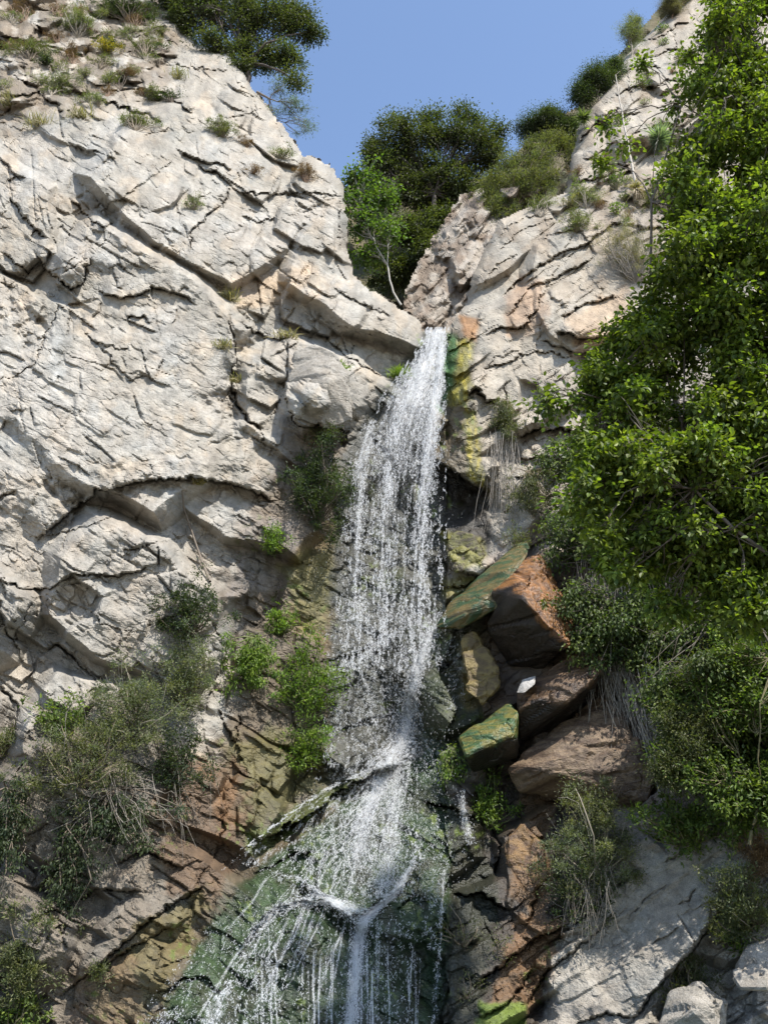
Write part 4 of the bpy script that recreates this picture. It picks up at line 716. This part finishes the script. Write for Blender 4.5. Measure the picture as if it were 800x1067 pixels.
def tree(name, label, base, lobes, sp, cat='tree', group=None, ncl=60, crad=.45, dens=1.0, trunk_r=.16, seed=1, droop=.2, wood=None, depth=.8, minr=.012, sides=6):
    """lobes: (px, py, rx, ry, Y). Trunk from base, a limb to every lobe, twigs to every leaf cluster"""
    rg = np.random.default_rng(seed); S = SPEC[sp] if isinstance(sp, str) else sp; wc = wood or S[6]; base = np.array(base, float); root = empty(name, base, label, cat, group)
    lb = [(P(a, b, y), np.array([rx * y / F, depth * .5 * (rx + ry) * y / F, ry * y / F * 1.05])) for a, b, rx, ry, y in lobes]
    hub = base + (np.mean([l[0] for l in lb], 0) - base) * .42; tb = Buf(); tp = wood_path(base, hub, rg, .05, 8); tb.tube(tp, trunk_r, trunk_r * .7, sides + 2, wc)
    cens = []; area = sum(l[1][0] * l[1][2] for l in lb)
    prim = np.zeros((0, 3)); every = max(1, len(lb) // 12)
    order = sorted(range(len(lb)), key=lambda i: i % every)
    for oi in order:
        c, rd = lb[oi]
        if oi % every == 0 and (lobes[oi][2] >= 16 or len(lobes) < 40): lp = wood_path(hub, c, rg, .10, 8); tb.tube(lp, trunk_r * .5, trunk_r * .12, sides, wc); prim = np.concatenate([prim, lp[2:]])
        else: s0 = prim[np.argmin(np.linalg.norm(prim - c, axis=1))]; lp = wood_path(s0, c, rg, .12, 8); tb.tube(lp, trunk_r * .16, trunk_r * .07, 5, wc)
        k = max(4, int(ncl * rd[0] * rd[2] / area)); cc = ell_points(rg, c, rd, k, .5, c[0]); cens.append(cc)
        for q in cc:
            s_ = lp[rg.integers(3, 8)]; tb.tube(wood_path(s_, q, rg, .10, 5), max(trunk_r * .10, minr), minr * .5, 4, wc)
    tb.build('trunk', BARK, root)
    fb = Buf(); foliage_clusters(fb, np.concatenate(cens), crad, S, rg, dens, droop=droop); fb.build('crown', LEAF, root, False); return root

# --- trees above the cliff
tree('oak_tree', 'large dark live oak overhanging the top of the left cliff', P(256, 92, 25.6), [(215,8,42,34,26),(262,18,48,36,25.6),(305,22,36,36,25.8),(250,52,26,16,25.4),(275,62,26,20,25.8),(240,-20,60,30,26),(326,34,18,14,26),(225,44,28,14,25.4),(298,58,26,18,25.4),(306,84,14,16,25.2),(250,66,16,12,25.2),(190,20,24,22,26.2),(180,-6,30,26,26.4)], 'oak', ncl=420, crad=.46, dens=2.0, trunk_r=.14, seed=3, group='oaks on the skyline')
tree('tree', 'small blue-green feathery tree drooping below the oak on the left skyline', P(268, 96, 24.8), [(292,92,14,14,24.8),(303,112,22,14,24.8),(316,130,15,12,24.7),(286,118,12,12,24.8)], 'pine', ncl=60, crad=.30, dens=.55, trunk_r=.05, seed=5, droop=.6)
tree('oak_tree', 'rounded dark oak standing in the middle of the skyline above the gully', P(452, 232, 28), [(430,150,40,30,28),(395,150,18,16,28.2),(410,128,18,12,28),(448,122,22,12,28),(486,122,22,14,28),(520,140,14,16,28.2),(512,172,20,16,28.3),(385,168,12,14,28.3),(440,205,40,20,28.6),(490,205,30,18,28.6),(470,140,44,30,28),(500,152,26,26,28),(400,170,22,22,28),(455,180,50,24,28.3),(420,200,40,22,28.2),(480,195,30,16,28.4)], 'oak', ncl=380, crad=.5, dens=2.0, trunk_r=.12, seed=7, group='oaks on the skyline')
tree('tree', 'bright green leafy tree with slender white trunk in the gully', P(418, 318, 23.4), [(378,185,24,18,23.6),(396,205,26,22,23.4),(378,232,24,22,23.6),(402,240,20,24,23.3),(386,268,22,18,23.7),(372,206,18,18,23.8)], 'sycamore', ncl=170, crad=.34, dens=1.5, trunk_r=.038, seed=9)
tree('tree', 'dark tree filling the gully beneath the rounded oak', P(440, 300, 27.2), [(430,240,26,24,27.2),(446,262,20,20,27),(412,282,24,22,27.4),(462,228,18,18,27.4)], SPEC['oak'][:3] + ((.032,.042,.016), (.085,.10,.035)) + SPEC['oak'][5:], ncl=150, crad=.5, dens=1.8, trunk_r=.1, seed=10)
tree('shrub', 'tall olive-green shrub on the ridge right of the rounded oak', P(535, 238, 25.5), [(540,195,32,26,25.4),(530,172,12,20,25.6),(552,158,10,22,25.8),(574,150,10,24,26),(566,188,22,18,25.6),(508,206,12,22,25.5),(596,170,10,20,26.2),(560,170,26,24,25.8),(522,215,20,20,25.2),(585,150,18,18,26.2),(512,190,16,16,25.6)], ('x',) and (.10, .028) + SPEC['olive'][2:], cat='shrub', ncl=300, crad=.34, dens=1.5, trunk_r=.06, seed=11, droop=-.4)
tree('shrub', 'dark rounded shrub just behind the olive-green ridge shrub', P(575, 150, 27.5), [(570,126,22,14,27.4),(592,136,16,14,27.2),(552,134,14,10,27.6)], 'dark', cat='shrub', ncl=110, crad=.44, dens=2.0, trunk_r=.06, seed=12)
tree('shrub', 'dark shrub on the right skyline beside the steep rock edge', P(622, 112, 26.8), [(620,84,20,20,26.8),(606,98,12,16,26.8),(638,72,14,12,27)], 'dark', cat='shrub', ncl=110, crad=.42, dens=2.0, trunk_r=.05, seed=13)
tree('sapling', 'small grey-green sapling standing up against the sky at the right', P(657, 62, 28), [(658,34,15,20,28),(660,22,9,10,28)], 'grey', cat='sapling', ncl=80, crad=.28, dens=1.2, trunk_r=.04, seed=14, droop=-.5)
tree('shrub', 'dark brown-grey shrub at the top edge of the right skyline', P(700, 22, 29), [(697,8,16,16,29),(712,-8,18,16,29.4)], SPEC['brown'][:3] + ((.07,.06,.04), (.12,.11,.08)) + SPEC['brown'][5:], cat='shrub', ncl=60, crad=.4, dens=2.0, trunk_r=.04, seed=15)

# --- left cliff, hill slope at the top
TL = 'shrubs on the slope above the left cliff'
shrub(30, 52, 34, 14, 'olive', 'low green shrub at the left edge near the top of the slope', group=TL, dens=1.6)
shrub(82, 22, 30, 22, 'grey', 'grey-brown scrub beneath the top left corner of the slope', group=TL, dens=1.4, bare=14)
shrub(20, 14, 26, 14, 'brown', 'dry brown scrub in the top left corner', group=TL, dens=1.2, bare=10)
shrub(112, 48, 20, 11, 'yellow', 'small shrub with yellow flowers on the upper left slope', group=TL, dens=1.3)
shrub(152, 50, 28, 16, 'olive', 'yellowish-green shrub just left of the rock tower', group=TL, dens=1.6)
shrub(130, 8, 44, 20, 'dark', 'dark bushy shrub along the top edge left of the live oak', group=TL, dens=1.6)
shrub(60, 84, 34, 12, 'grey', 'low grey shrub on the ledge below the yellow-flowered shrub', group=TL, dens=1.2, bare=8)
shrub(142, 127, 24, 13, 'olive', 'compact green shrub on the ledge above the bare left face', group=TL, dens=1.9)
shrub(104, 66, 22, 9, 'olive', 'low olive shrub under the yellow-flowered shrub', group=TL, dens=1.3)
shrub(232, 134, 22, 13, 'olive', 'olive shrub on the sloping ledge under the rock tower', group=TL, dens=1.6)
shrub(258, 148, 14, 9, 'brown', 'dry brown shrub at the lower end of the sloping ledge', group=TL, dens=1.2)
shrub(292, 160, 20, 8, 'grey', 'grey-green shrub in the notch right of the sloping ledge', group=TL, dens=1.3)
shrub(264, 176, 14, 7, 'brown', 'rust-brown low shrub left of the round brown bush', group=TL, dens=1.2)
shrub(318, 180, 15, 14, 'brown', 'round brown bush near the right corner of the left cliff', cat='bush', dens=1.8, name='bush')
shrub(203, 211, 13, 11, 'grey', 'small grey bush growing alone on the upper left face', cat='bush', dens=1.2, name='bush', bare=10)
for x, y, r, n, lb in [(237,312,18,150,'dry grass tuft on the ledge in the middle of the left face'),(298,352,16,120,'grass tuft under the ledge above the pale rounded boulder'),(232,362,14,80,'thin grass tuft in the vertical crack of the left face'),
    (352,384,14,110,'small green grass tuft right of the pale rounded boulder'),(417,392,17,240,'bright green grass tuft at the left lip of the waterfall'),(244,398,14,70,'grass tuft low in the vertical crack'),
    (40,130,22,120,'dry grass tuft at the left edge of the upper ledge'),(84,122,20,120,'dry grass tuft on the upper ledge right of the edge tuft'),(206,504,12,60,'tiny grass tuft growing in the long arched crack'),(600,216,24,180,'dry grass tuft on the right cliff below the spiky yucca'),
    (10,108,22,120,'straw grass tuft at the far upper left ledge'),(184,82,16,90,'grass tuft at the foot of the rock tower')]:
    g = x == 417 or x == 352; tuft(x, y, r, n, lb, ca=(.12, .20, .03) if g else (.14, .14, .06), cb=(.22, .28, .05) if g else (.34, .28, .16))

# small plants dotted over the slopes
rgp = np.random.default_rng(91); scat = []
for k in range(52):
    x, y = rgp.uniform(0, 190), rgp.uniform(0, 104); scat.append(shrub(x, y, rgp.uniform(9, 20), rgp.uniform(5, 10), ['grey', 'olive', 'brown', 'dark'][k % 4], 'small low scrub plant dotted over the slope above the left cliff', cat='scrub plant', group='scrub dotted over the upper left slope', dens=1.0, name='scrub_plant', seed=900 + k))
for k in range(34):
    x = rgp.uniform(596, 740); y = rgp.uniform(max(20, 150 - (x - 596) * 1.3), 250); shrub(x, y, rgp.uniform(6, 13), rgp.uniform(4, 9), ['grey', 'olive', 'brown', 'bright'][k % 4], 'small scrub plant dotted over the steep upper right rock', cat='scrub plant', group='scrub dotted over the upper right rock', dens=.9, name='scrub_plant', seed=940 + k, bare=6)
# --- damp left bank
shrub(330, 505, 40, 52, 'dark', 'big dark green bush hanging beside the upper fall', cat='bush', name='bush', dens=1.5, lift=.25, bare=10)
shrub(338, 452, 22, 12, 'grey', 'small grey flowering bush under the pale rounded boulder', cat='bush', name='bush', dens=1.2)
shrub(286, 562, 15, 18, 'fern', 'small bright green fern clump on the damp grey wall', cat='fern', name='fern', dens=1.4)
shrub(262, 688, 30, 30, 'fern', 'bright green fern clump left of the lower fall', cat='fern', name='fern', dens=1.8, hang=True)
shrub(322, 712, 34, 46, 'fern', 'tall bright fern bank touching the spray of the fall', cat='fern', name='fern', dens=1.3, lift=.05)
shrub(292, 648, 16, 18, 'fern', 'small upper fern clump above the tall fern bank', cat='fern', name='fern', dens=1.4)
shrub(320, 778, 32, 22, 'fern', 'low fern clump beneath the tall fern bank', cat='fern', name='fern', dens=1.0)
shrub(196, 636, 42, 34, 'dark', 'dark green leafy shrub under the dead leaning stem', name='shrub', dens=1.1, bare=26, lift=.2)
shrub(196, 700, 34, 46, 'grey', 'tangled grey-green shrub in the cleft below the dark leafy shrub', dens=1.2, bare=40)
LB = 'shrubs massed on the lower left bank'
shrub(140, 735, 56, 42, 'grey', 'large grey-green shrub massed at the middle of the lower left bank', group=LB, dens=1.05, bare=40, lift=.2)
shrub(84, 788, 60, 40, 'olive', 'wide olive shrub spreading at the lower left', group=LB, dens=1.05, bare=40, lift=.2)
shrub(180, 792, 40, 34, 'dark', 'dark shrub at the right end of the lower left bank', group=LB, dens=.9, bare=50)
shrub(60, 745, 28, 22, 'bright', 'lighter green shrub at the upper left end of the bank', group=LB, dens=1.2, bare=10)
shrub(120, 850, 60, 36, 'dark', 'tangled dark shrub hanging below the lower left bank', group=LB, dens=.7, bare=110, hang=True)
shrub(72, 900, 22, 50, 'dark', 'narrow dark creeper hanging down the lower left rocks', group=LB, dens=1.3, hang=True)
shrub(8, 866, 22, 56, 'dark', 'dark creeper at the left edge above the bottom corner', group=LB, dens=1.3, hang=True)
shrub(24, 1000, 26, 46, 'olive', 'green shrub rising from the bottom left corner', group=LB, dens=1.8)
shrub(12, 1060, 34, 24, 'bright', 'bright leafy shrub at the very bottom left corner', group=LB, dens=1.4)
shrub(8, 770, 18, 16, 'olive', 'small olive shrub at the left edge of the bank', group=LB, dens=1.2)
shrub(100, 1010, 12, 12, 'olive', 'small plant on the rock above the bottom left', cat='plant', name='plant', dens=1.0)
# --- right cliff
RC = 'shrubs on the upper right cliff'
shrub(610, 206, 24, 16, 'grey', 'grey-green scrub below the spiky yucca on the right cliff', group=RC, dens=1.3, bare=20)
shrub(655, 262, 36, 42, ('x',) and (.04, .012, 'rhomb', (.16,.14,.11), (.26,.23,.18), 16, (.30,.27,.23)), 'leafless grey twiggy shrub on the right cliff', group=RC, dens=1.0, bare=190)
shrub(602, 232, 24, 14, 'olive', 'low olive scrub above the broken strata of the right cliff', group=RC, dens=1.3, bare=16)
shrub(690, 205, 34, 26, 'olive', 'olive shrub under the pale yucca beside the big tree', group=RC, dens=1.2, bare=20)
shrub(640, 190, 16, 12, 'bright', 'small bright shrub below the tall dead flower stalk', group=RC, dens=1.1)
shrub(565, 215, 22, 14, 'grey', 'grey scrub at the ridge end of the right cliff', group=RC, dens=1.4)
shrub(668, 85, 14, 9, 'bright', 'sparse bright-leaved shrub near the top of the right cliff', group=RC, dens=.8)
shrub(716, 60, 20, 12, 'grey', 'grey scrub on the steep rock left of the big tree', group=RC, dens=1.0, bare=12)
shrub(525, 436, 19, 24, 'olive', 'green shrub hanging on the rock right of the mossy column', dens=1.7, hang=True)
shrub(552, 512, 34, 26, 'olive', 'scrubby olive shrub under the pale ledge right of the fall', dens=1.1, bare=40, hang=True)
shrub(540, 560, 16, 12, 'grey', 'small twiggy shrub above the orange boulder', dens=.8, bare=30)
def yucca(px, py, r, Yv, n, label, ca, cb, dead=0):
    rg = np.random.default_rng(int(px)); base = P(px, py, Yv); R_ = r * Yv / F; root = empty('yucca', base, label, 'yucca', 'yuccas on the right cliff'); b = Buf()
    d = unit(rg.normal(0, 1, (n, 3)) + np.array([0, -.25, .25])); b_ = np.tile(base, (n, 1)); add_leaves(b, b_, d, R_ * 1.05, .045, 'blade', ca, cb, rg); b.build('leaf_rosette', LEAF, root, False)
    if dead:
        b = Buf(); d = unit(rg.normal(0, .35, (dead, 3)) + np.array([0, -.25, -1])); add_leaves(b, np.tile(base - np.array([0, 0, .1]), (dead, 1)), d, R_ * 1.3, .04, 'blade', (.30,.24,.17), (.48,.40,.30), rg); b.build('dead_skirt', DRYLEAF, root, False)
yucca(607, 124, 15, 25.0, 170, 'dark green spiky yucca on the edge of the right cliff', (.06,.085,.035), (.13,.16,.07))
yucca(686, 146, 25, float(cliffY(686, 150)) - .5, 260, 'pale blue-green yucca rosette beside the big leafy tree', (.10,.14,.11), (.24,.30,.24))
yucca(662, 196, 14, float(cliffY(662, 200)) - .3, 60, 'withered yucca with a skirt of dead leaves at the foot of the tall stalk', (.24,.20,.14), (.40,.33,.24), 120)
st = empty('flower_stalk', P(662, 190, float(cliffY(662, 190)) - .3), 'tall dry leaning flower stalk standing on the right cliff', 'flower stalk'); b = Buf(); rgs = np.random.default_rng(4)
a0, a1 = P(662, 192, float(cliffY(662, 190)) - .3), P(641, 78, float(cliffY(662, 190)) - .2); tp = wood_path(a0, a1, rgs, .01, 12); b.tube(tp, .045, .014, 6, (.50, .45, .38)); b.build('stalk', BARK, st)
for k in range(12):
    b = Buf(); q = tp[rgs.integers(6, 12)]; e = q + rgs.normal(0, .16, 3) + np.array([0, 0, .12]); b.tube(wood_path(q, e, rgs, .05, 3), .011, .006, 3, (.42, .36, .29)); b.build('seed_branch', BARK, st)
# dead leaning stem on the left cliff
dst = Buf(); q = [P(x, y, float(cliffY(x, y)) - .18) for x, y in [(190,512),(192,530),(198,548),(204,566),(212,588),(219,606)]]; dst.tube(q, .014, .034, 6, (.17, .14, .11)); 
for x0_, y0_, x1_, y1_ in [(198,548,186,530),(204,566,214,548),(212,588,200,574)]: dst.tube([P(x0_, y0_, float(cliffY(x0_, y0_)) - .18), P((x0_ + x1_) / 2 + 2, (y0_ + y1_) / 2, float(cliffY(x0_, y0_)) - .22), P(x1_, y1_, float(cliffY(x0_, y0_)) - .2)], .012, .005, 4, (.2, .17, .13))
tag(dst.build('dead_branch', BARK), 'thin dead stem leaning against the left cliff below the arched crack', 'dead branch')

# --- lower right
LR = 'shrubs on the lower right rocks'
shrub(506, 838, 26, 26, 'fern', 'bright yellow-green shrub on the rock right of the lower fall', group=LR, dens=1.1)
shrub(618, 880, 44, 54, 'grey', 'large grey-green shrub in front of the dark hollow', group=LR, dens=1.5, bare=90, lift=.3)
shrub(596, 930, 34, 26, 'dark', 'dark foliage at the foot of the large grey-green shrub', group=LR, dens=.8, bare=50)
shrub(716, 860, 42, 26, 'bright', 'bright green shrub at the head of the grey slab', group=LR, dens=1.8, lift=.3)
shrub(484, 972, 24, 20, 'olive', 'sparse plant on the black wet rock right of the water', cat='plant', name='plant', group=LR, dens=.7, ncl=14)
shrub(518, 985, 16, 14, 'olive', 'small plant on the brown ledge near the bottom middle', cat='plant', name='plant', group=LR, dens=.6, ncl=9)
shrub(486, 1030, 14, 14, 'olive', 'tiny plant low on the black wet rock', cat='plant', name='plant', group=LR, dens=.5, ncl=8)
shrub(776, 948, 38, 26, 'olive', 'olive shrub above the cream block at the right edge', group=LR, dens=1.7, bare=16)
shrub(792, 890, 24, 28, 'brown', 'reddish-brown dry shrub at the right edge', group=LR, dens=1.5, bare=20)
shrub(764, 970, 24, 14, 'bright', 'bright leafy clump in front of the olive shrub at right', group=LR, dens=1.2)
shrub(716, 1030, 26, 34, 'olive', 'upright green bush between the grey slab and the cream blocks', group=LR, dens=1.2, bare=50)
shrub(760, 915, 26, 18, 'grey', 'grey-green scrub over the head of the grey slab', group=LR, dens=1.2, bare=16)
shrub(470, 800, 14, 22, 'fern', 'small hanging fern between the lower fall and the green slab', cat='fern', name='fern', dens=.9, hang=True)

# hanging roots and dry vines right of the boulders: nobody could count them
rt = Buf(); rg = np.random.default_rng(50)
def hanging(n, xa, xb, ya, yb, L0, L1, lean, Yoff, col, r=.007):
    for k in range(n):
        x = rg.uniform(xa, xb); y = rg.uniform(ya, yb); L_ = rg.uniform(L0, L1); yy = float(cliffY(x, y)) - Yoff - rg.random() * .3; t = np.linspace(0, 1, 6)
        le = lean + rg.normal(0, .18); xs_ = x + le * L_ * t ** 1.3 + rg.normal(0, 1.6, 6).cumsum() * .6; ys_ = y + L_ * t
        rt.tube(P(xs_, ys_, np.minimum(yy, cliffY(xs_, ys_) - .05)), r, r * .55, 3, np.array(col) * rg.uniform(.6, 1.25))
hanging(150, 612, 660, 585, 700, 50, 130, .22, .5, (.46, .42, .36)); hanging(140, 600, 700, 540, 680, 40, 120, .15, .5, (.36, .32, .27)); hanging(60, 628, 700, 690, 740, 60, 110, .35, .6, (.50, .46, .40))
hanging(46, 508, 540, 445, 470, 50, 100, .03, .12, (.42, .38, .33)); hanging(26, 100, 230, 790, 850, 30, 70, .1, .4, (.27, .24, .20), .005); hanging(60, 590, 640, 900, 930, 20, 70, .0, .5, (.34, .3, .25), .006)
hanging(40, 640, 800, 480, 600, 60, 160, .1, 1.4, (.28, .24, .2), .008)
tag(rt.build('hanging_roots', BARK), 'pale dry roots and vines hanging down the rock faces', 'roots', None, 'stuff')

# --- creeper curtain on the right wall, bright shrub below it, big tree in front
def poly_lobes(poly, n, r0, r1, yf, seed):
    rg = np.random.default_rng(seed); p = np.array(poly, float); out = []
    while len(out) < n:
        x, y = rg.uniform(*p[:, 0][[p[:, 0].argmin(), p[:, 0].argmax()]]), rg.uniform(p[:, 1].min(), p[:, 1].max())
        if inside(np.array([x]), np.array([y]), p)[0]: r = rg.uniform(r0, r1); out.append((x, y, r, r * .85, yf(x, y) + rg.normal(0, .35)))
    return out
dk = SPEC['dark'][:3] + ((.040, .060, .018), (.125, .165, .04)) + (60, (.14, .12, .09)); dk = (.085, .050) + dk[2:]
tree('creeper', 'dark leafy creeper curtain covering the right wall between the big tree and the roots', P(720, 520, 16.6), poly_lobes([(585,450),(640,440),(890,460),(900,780),(730,800),(690,740),(640,700),(612,650),(592,600),(580,520)], 72, 22, 40, lambda x, y: float(cliffY(x, y)) - 1.0, 61), dk, cat='creeper', ncl=2300, crad=.30, dens=1.2, trunk_r=.05, seed=21, droop=1.0, depth=.5)
tree('shrub', 'large bright green shrub at the right edge below the creeper curtain', P(780, 880, 15.2), poly_lobes([(690,720),(720,690),(760,620),(890,600),(905,860),(740,860),(690,870),(680,790)], 58, 18, 34, lambda x, y: float(cliffY(x, y)) - 1.3, 62), 'bright', cat='shrub', ncl=1400, crad=.25, dens=1.3, trunk_r=.03, seed=22, droop=.1, depth=.6)
tree('shrub', 'green shrub just below and left of the creeper curtain', P(716, 800, 16.0), [(716,760,26,26,15.8),(700,800,22,22,15.8),(740,700,26,26,15.8)], 'olive', cat='shrub', ncl=150, crad=.30, dens=1.5, trunk_r=.05, seed=23)
AP = [(764,-60),(750,20),(732,62),(712,90),(714,140),(704,200),(712,246),(680,296),(652,330),(630,360),(608,392),(598,440),(592,480),(596,530),(640,600),(700,640),(780,650),(850,660),(860,420),(860,200),(850,-80)]
tree('alder_tree', 'big leafy green tree filling the right edge of the view', (8.2, 9.6, .3), poly_lobes(AP, 360, 16, 32, lambda x, y: 10.0 - (x - 600) * .003, 64) + [(572,408,14,10,10),(566,424,12,10,10),(590,418,15,12,10),(632,130,8,8,10.2),(668,66,8,6,10.2),(700,112,14,10,10.2),(628,170,9,6,10.2),(714,60,12,8,10.2),(650,150,9,8,10.2),(728,84,15,14,10.1),(740,40,15,15,10.1),(735,140,15,15,10.1)], 'alder', ncl=5200, crad=.20, dens=1.8, trunk_r=.075, seed=29, droop=.35, depth=1.0, minr=.006)
print('plants', time.time() - T0)
# ------------------------------------------------------------------ light and sky
SUN_E, SUN_A = R(57), R(40)          # height above the horizon; turned from behind the viewer to the right
sd = Vector((math.sin(SUN_A) * math.cos(SUN_E), -math.cos(SUN_A) * math.cos(SUN_E), math.sin(SUN_E)))
sl = bpy.data.lights.new('sun', 'SUN'); sl.energy = 4.2; sl.angle = R(.53); sl.color = (1, .955, .89)
so = bpy.data.objects.new('sun', sl); COL.objects.link(so); so.rotation_euler = sd.to_track_quat('Z', 'Y').to_euler(); so.location = (8, -10, 30)
w = bpy.data.worlds.new('World'); scene.world = w; w.use_nodes = True; nt = w.node_tree
bg = nt.nodes['Background']; sk = nt.nodes.new('ShaderNodeTexSky'); sk.sky_type = 'NISHITA'; sk.sun_disc = False
sk.sun_elevation = SUN_E; sk.sun_rotation = math.atan2(sd.x, sd.y); sk.air_density = 1.0; sk.dust_density = 1.1; sk.ozone_density = 1.0; sk.altitude = 600
nt.links.new(sk.outputs[0], bg.inputs['Color']); bg.inputs['Strength'].default_value = .15
vs = scene.view_settings; vs.view_transform = 'Standard'; vs.look = 'None'; vs.gamma = 1; vs.use_curve_mapping = False; vs.exposure = .95
scene.cycles.max_bounces = 5; scene.cycles.transparent_max_bounces = 12; scene.cycles.diffuse_bounces = 3
print('built', time.time() - T0)
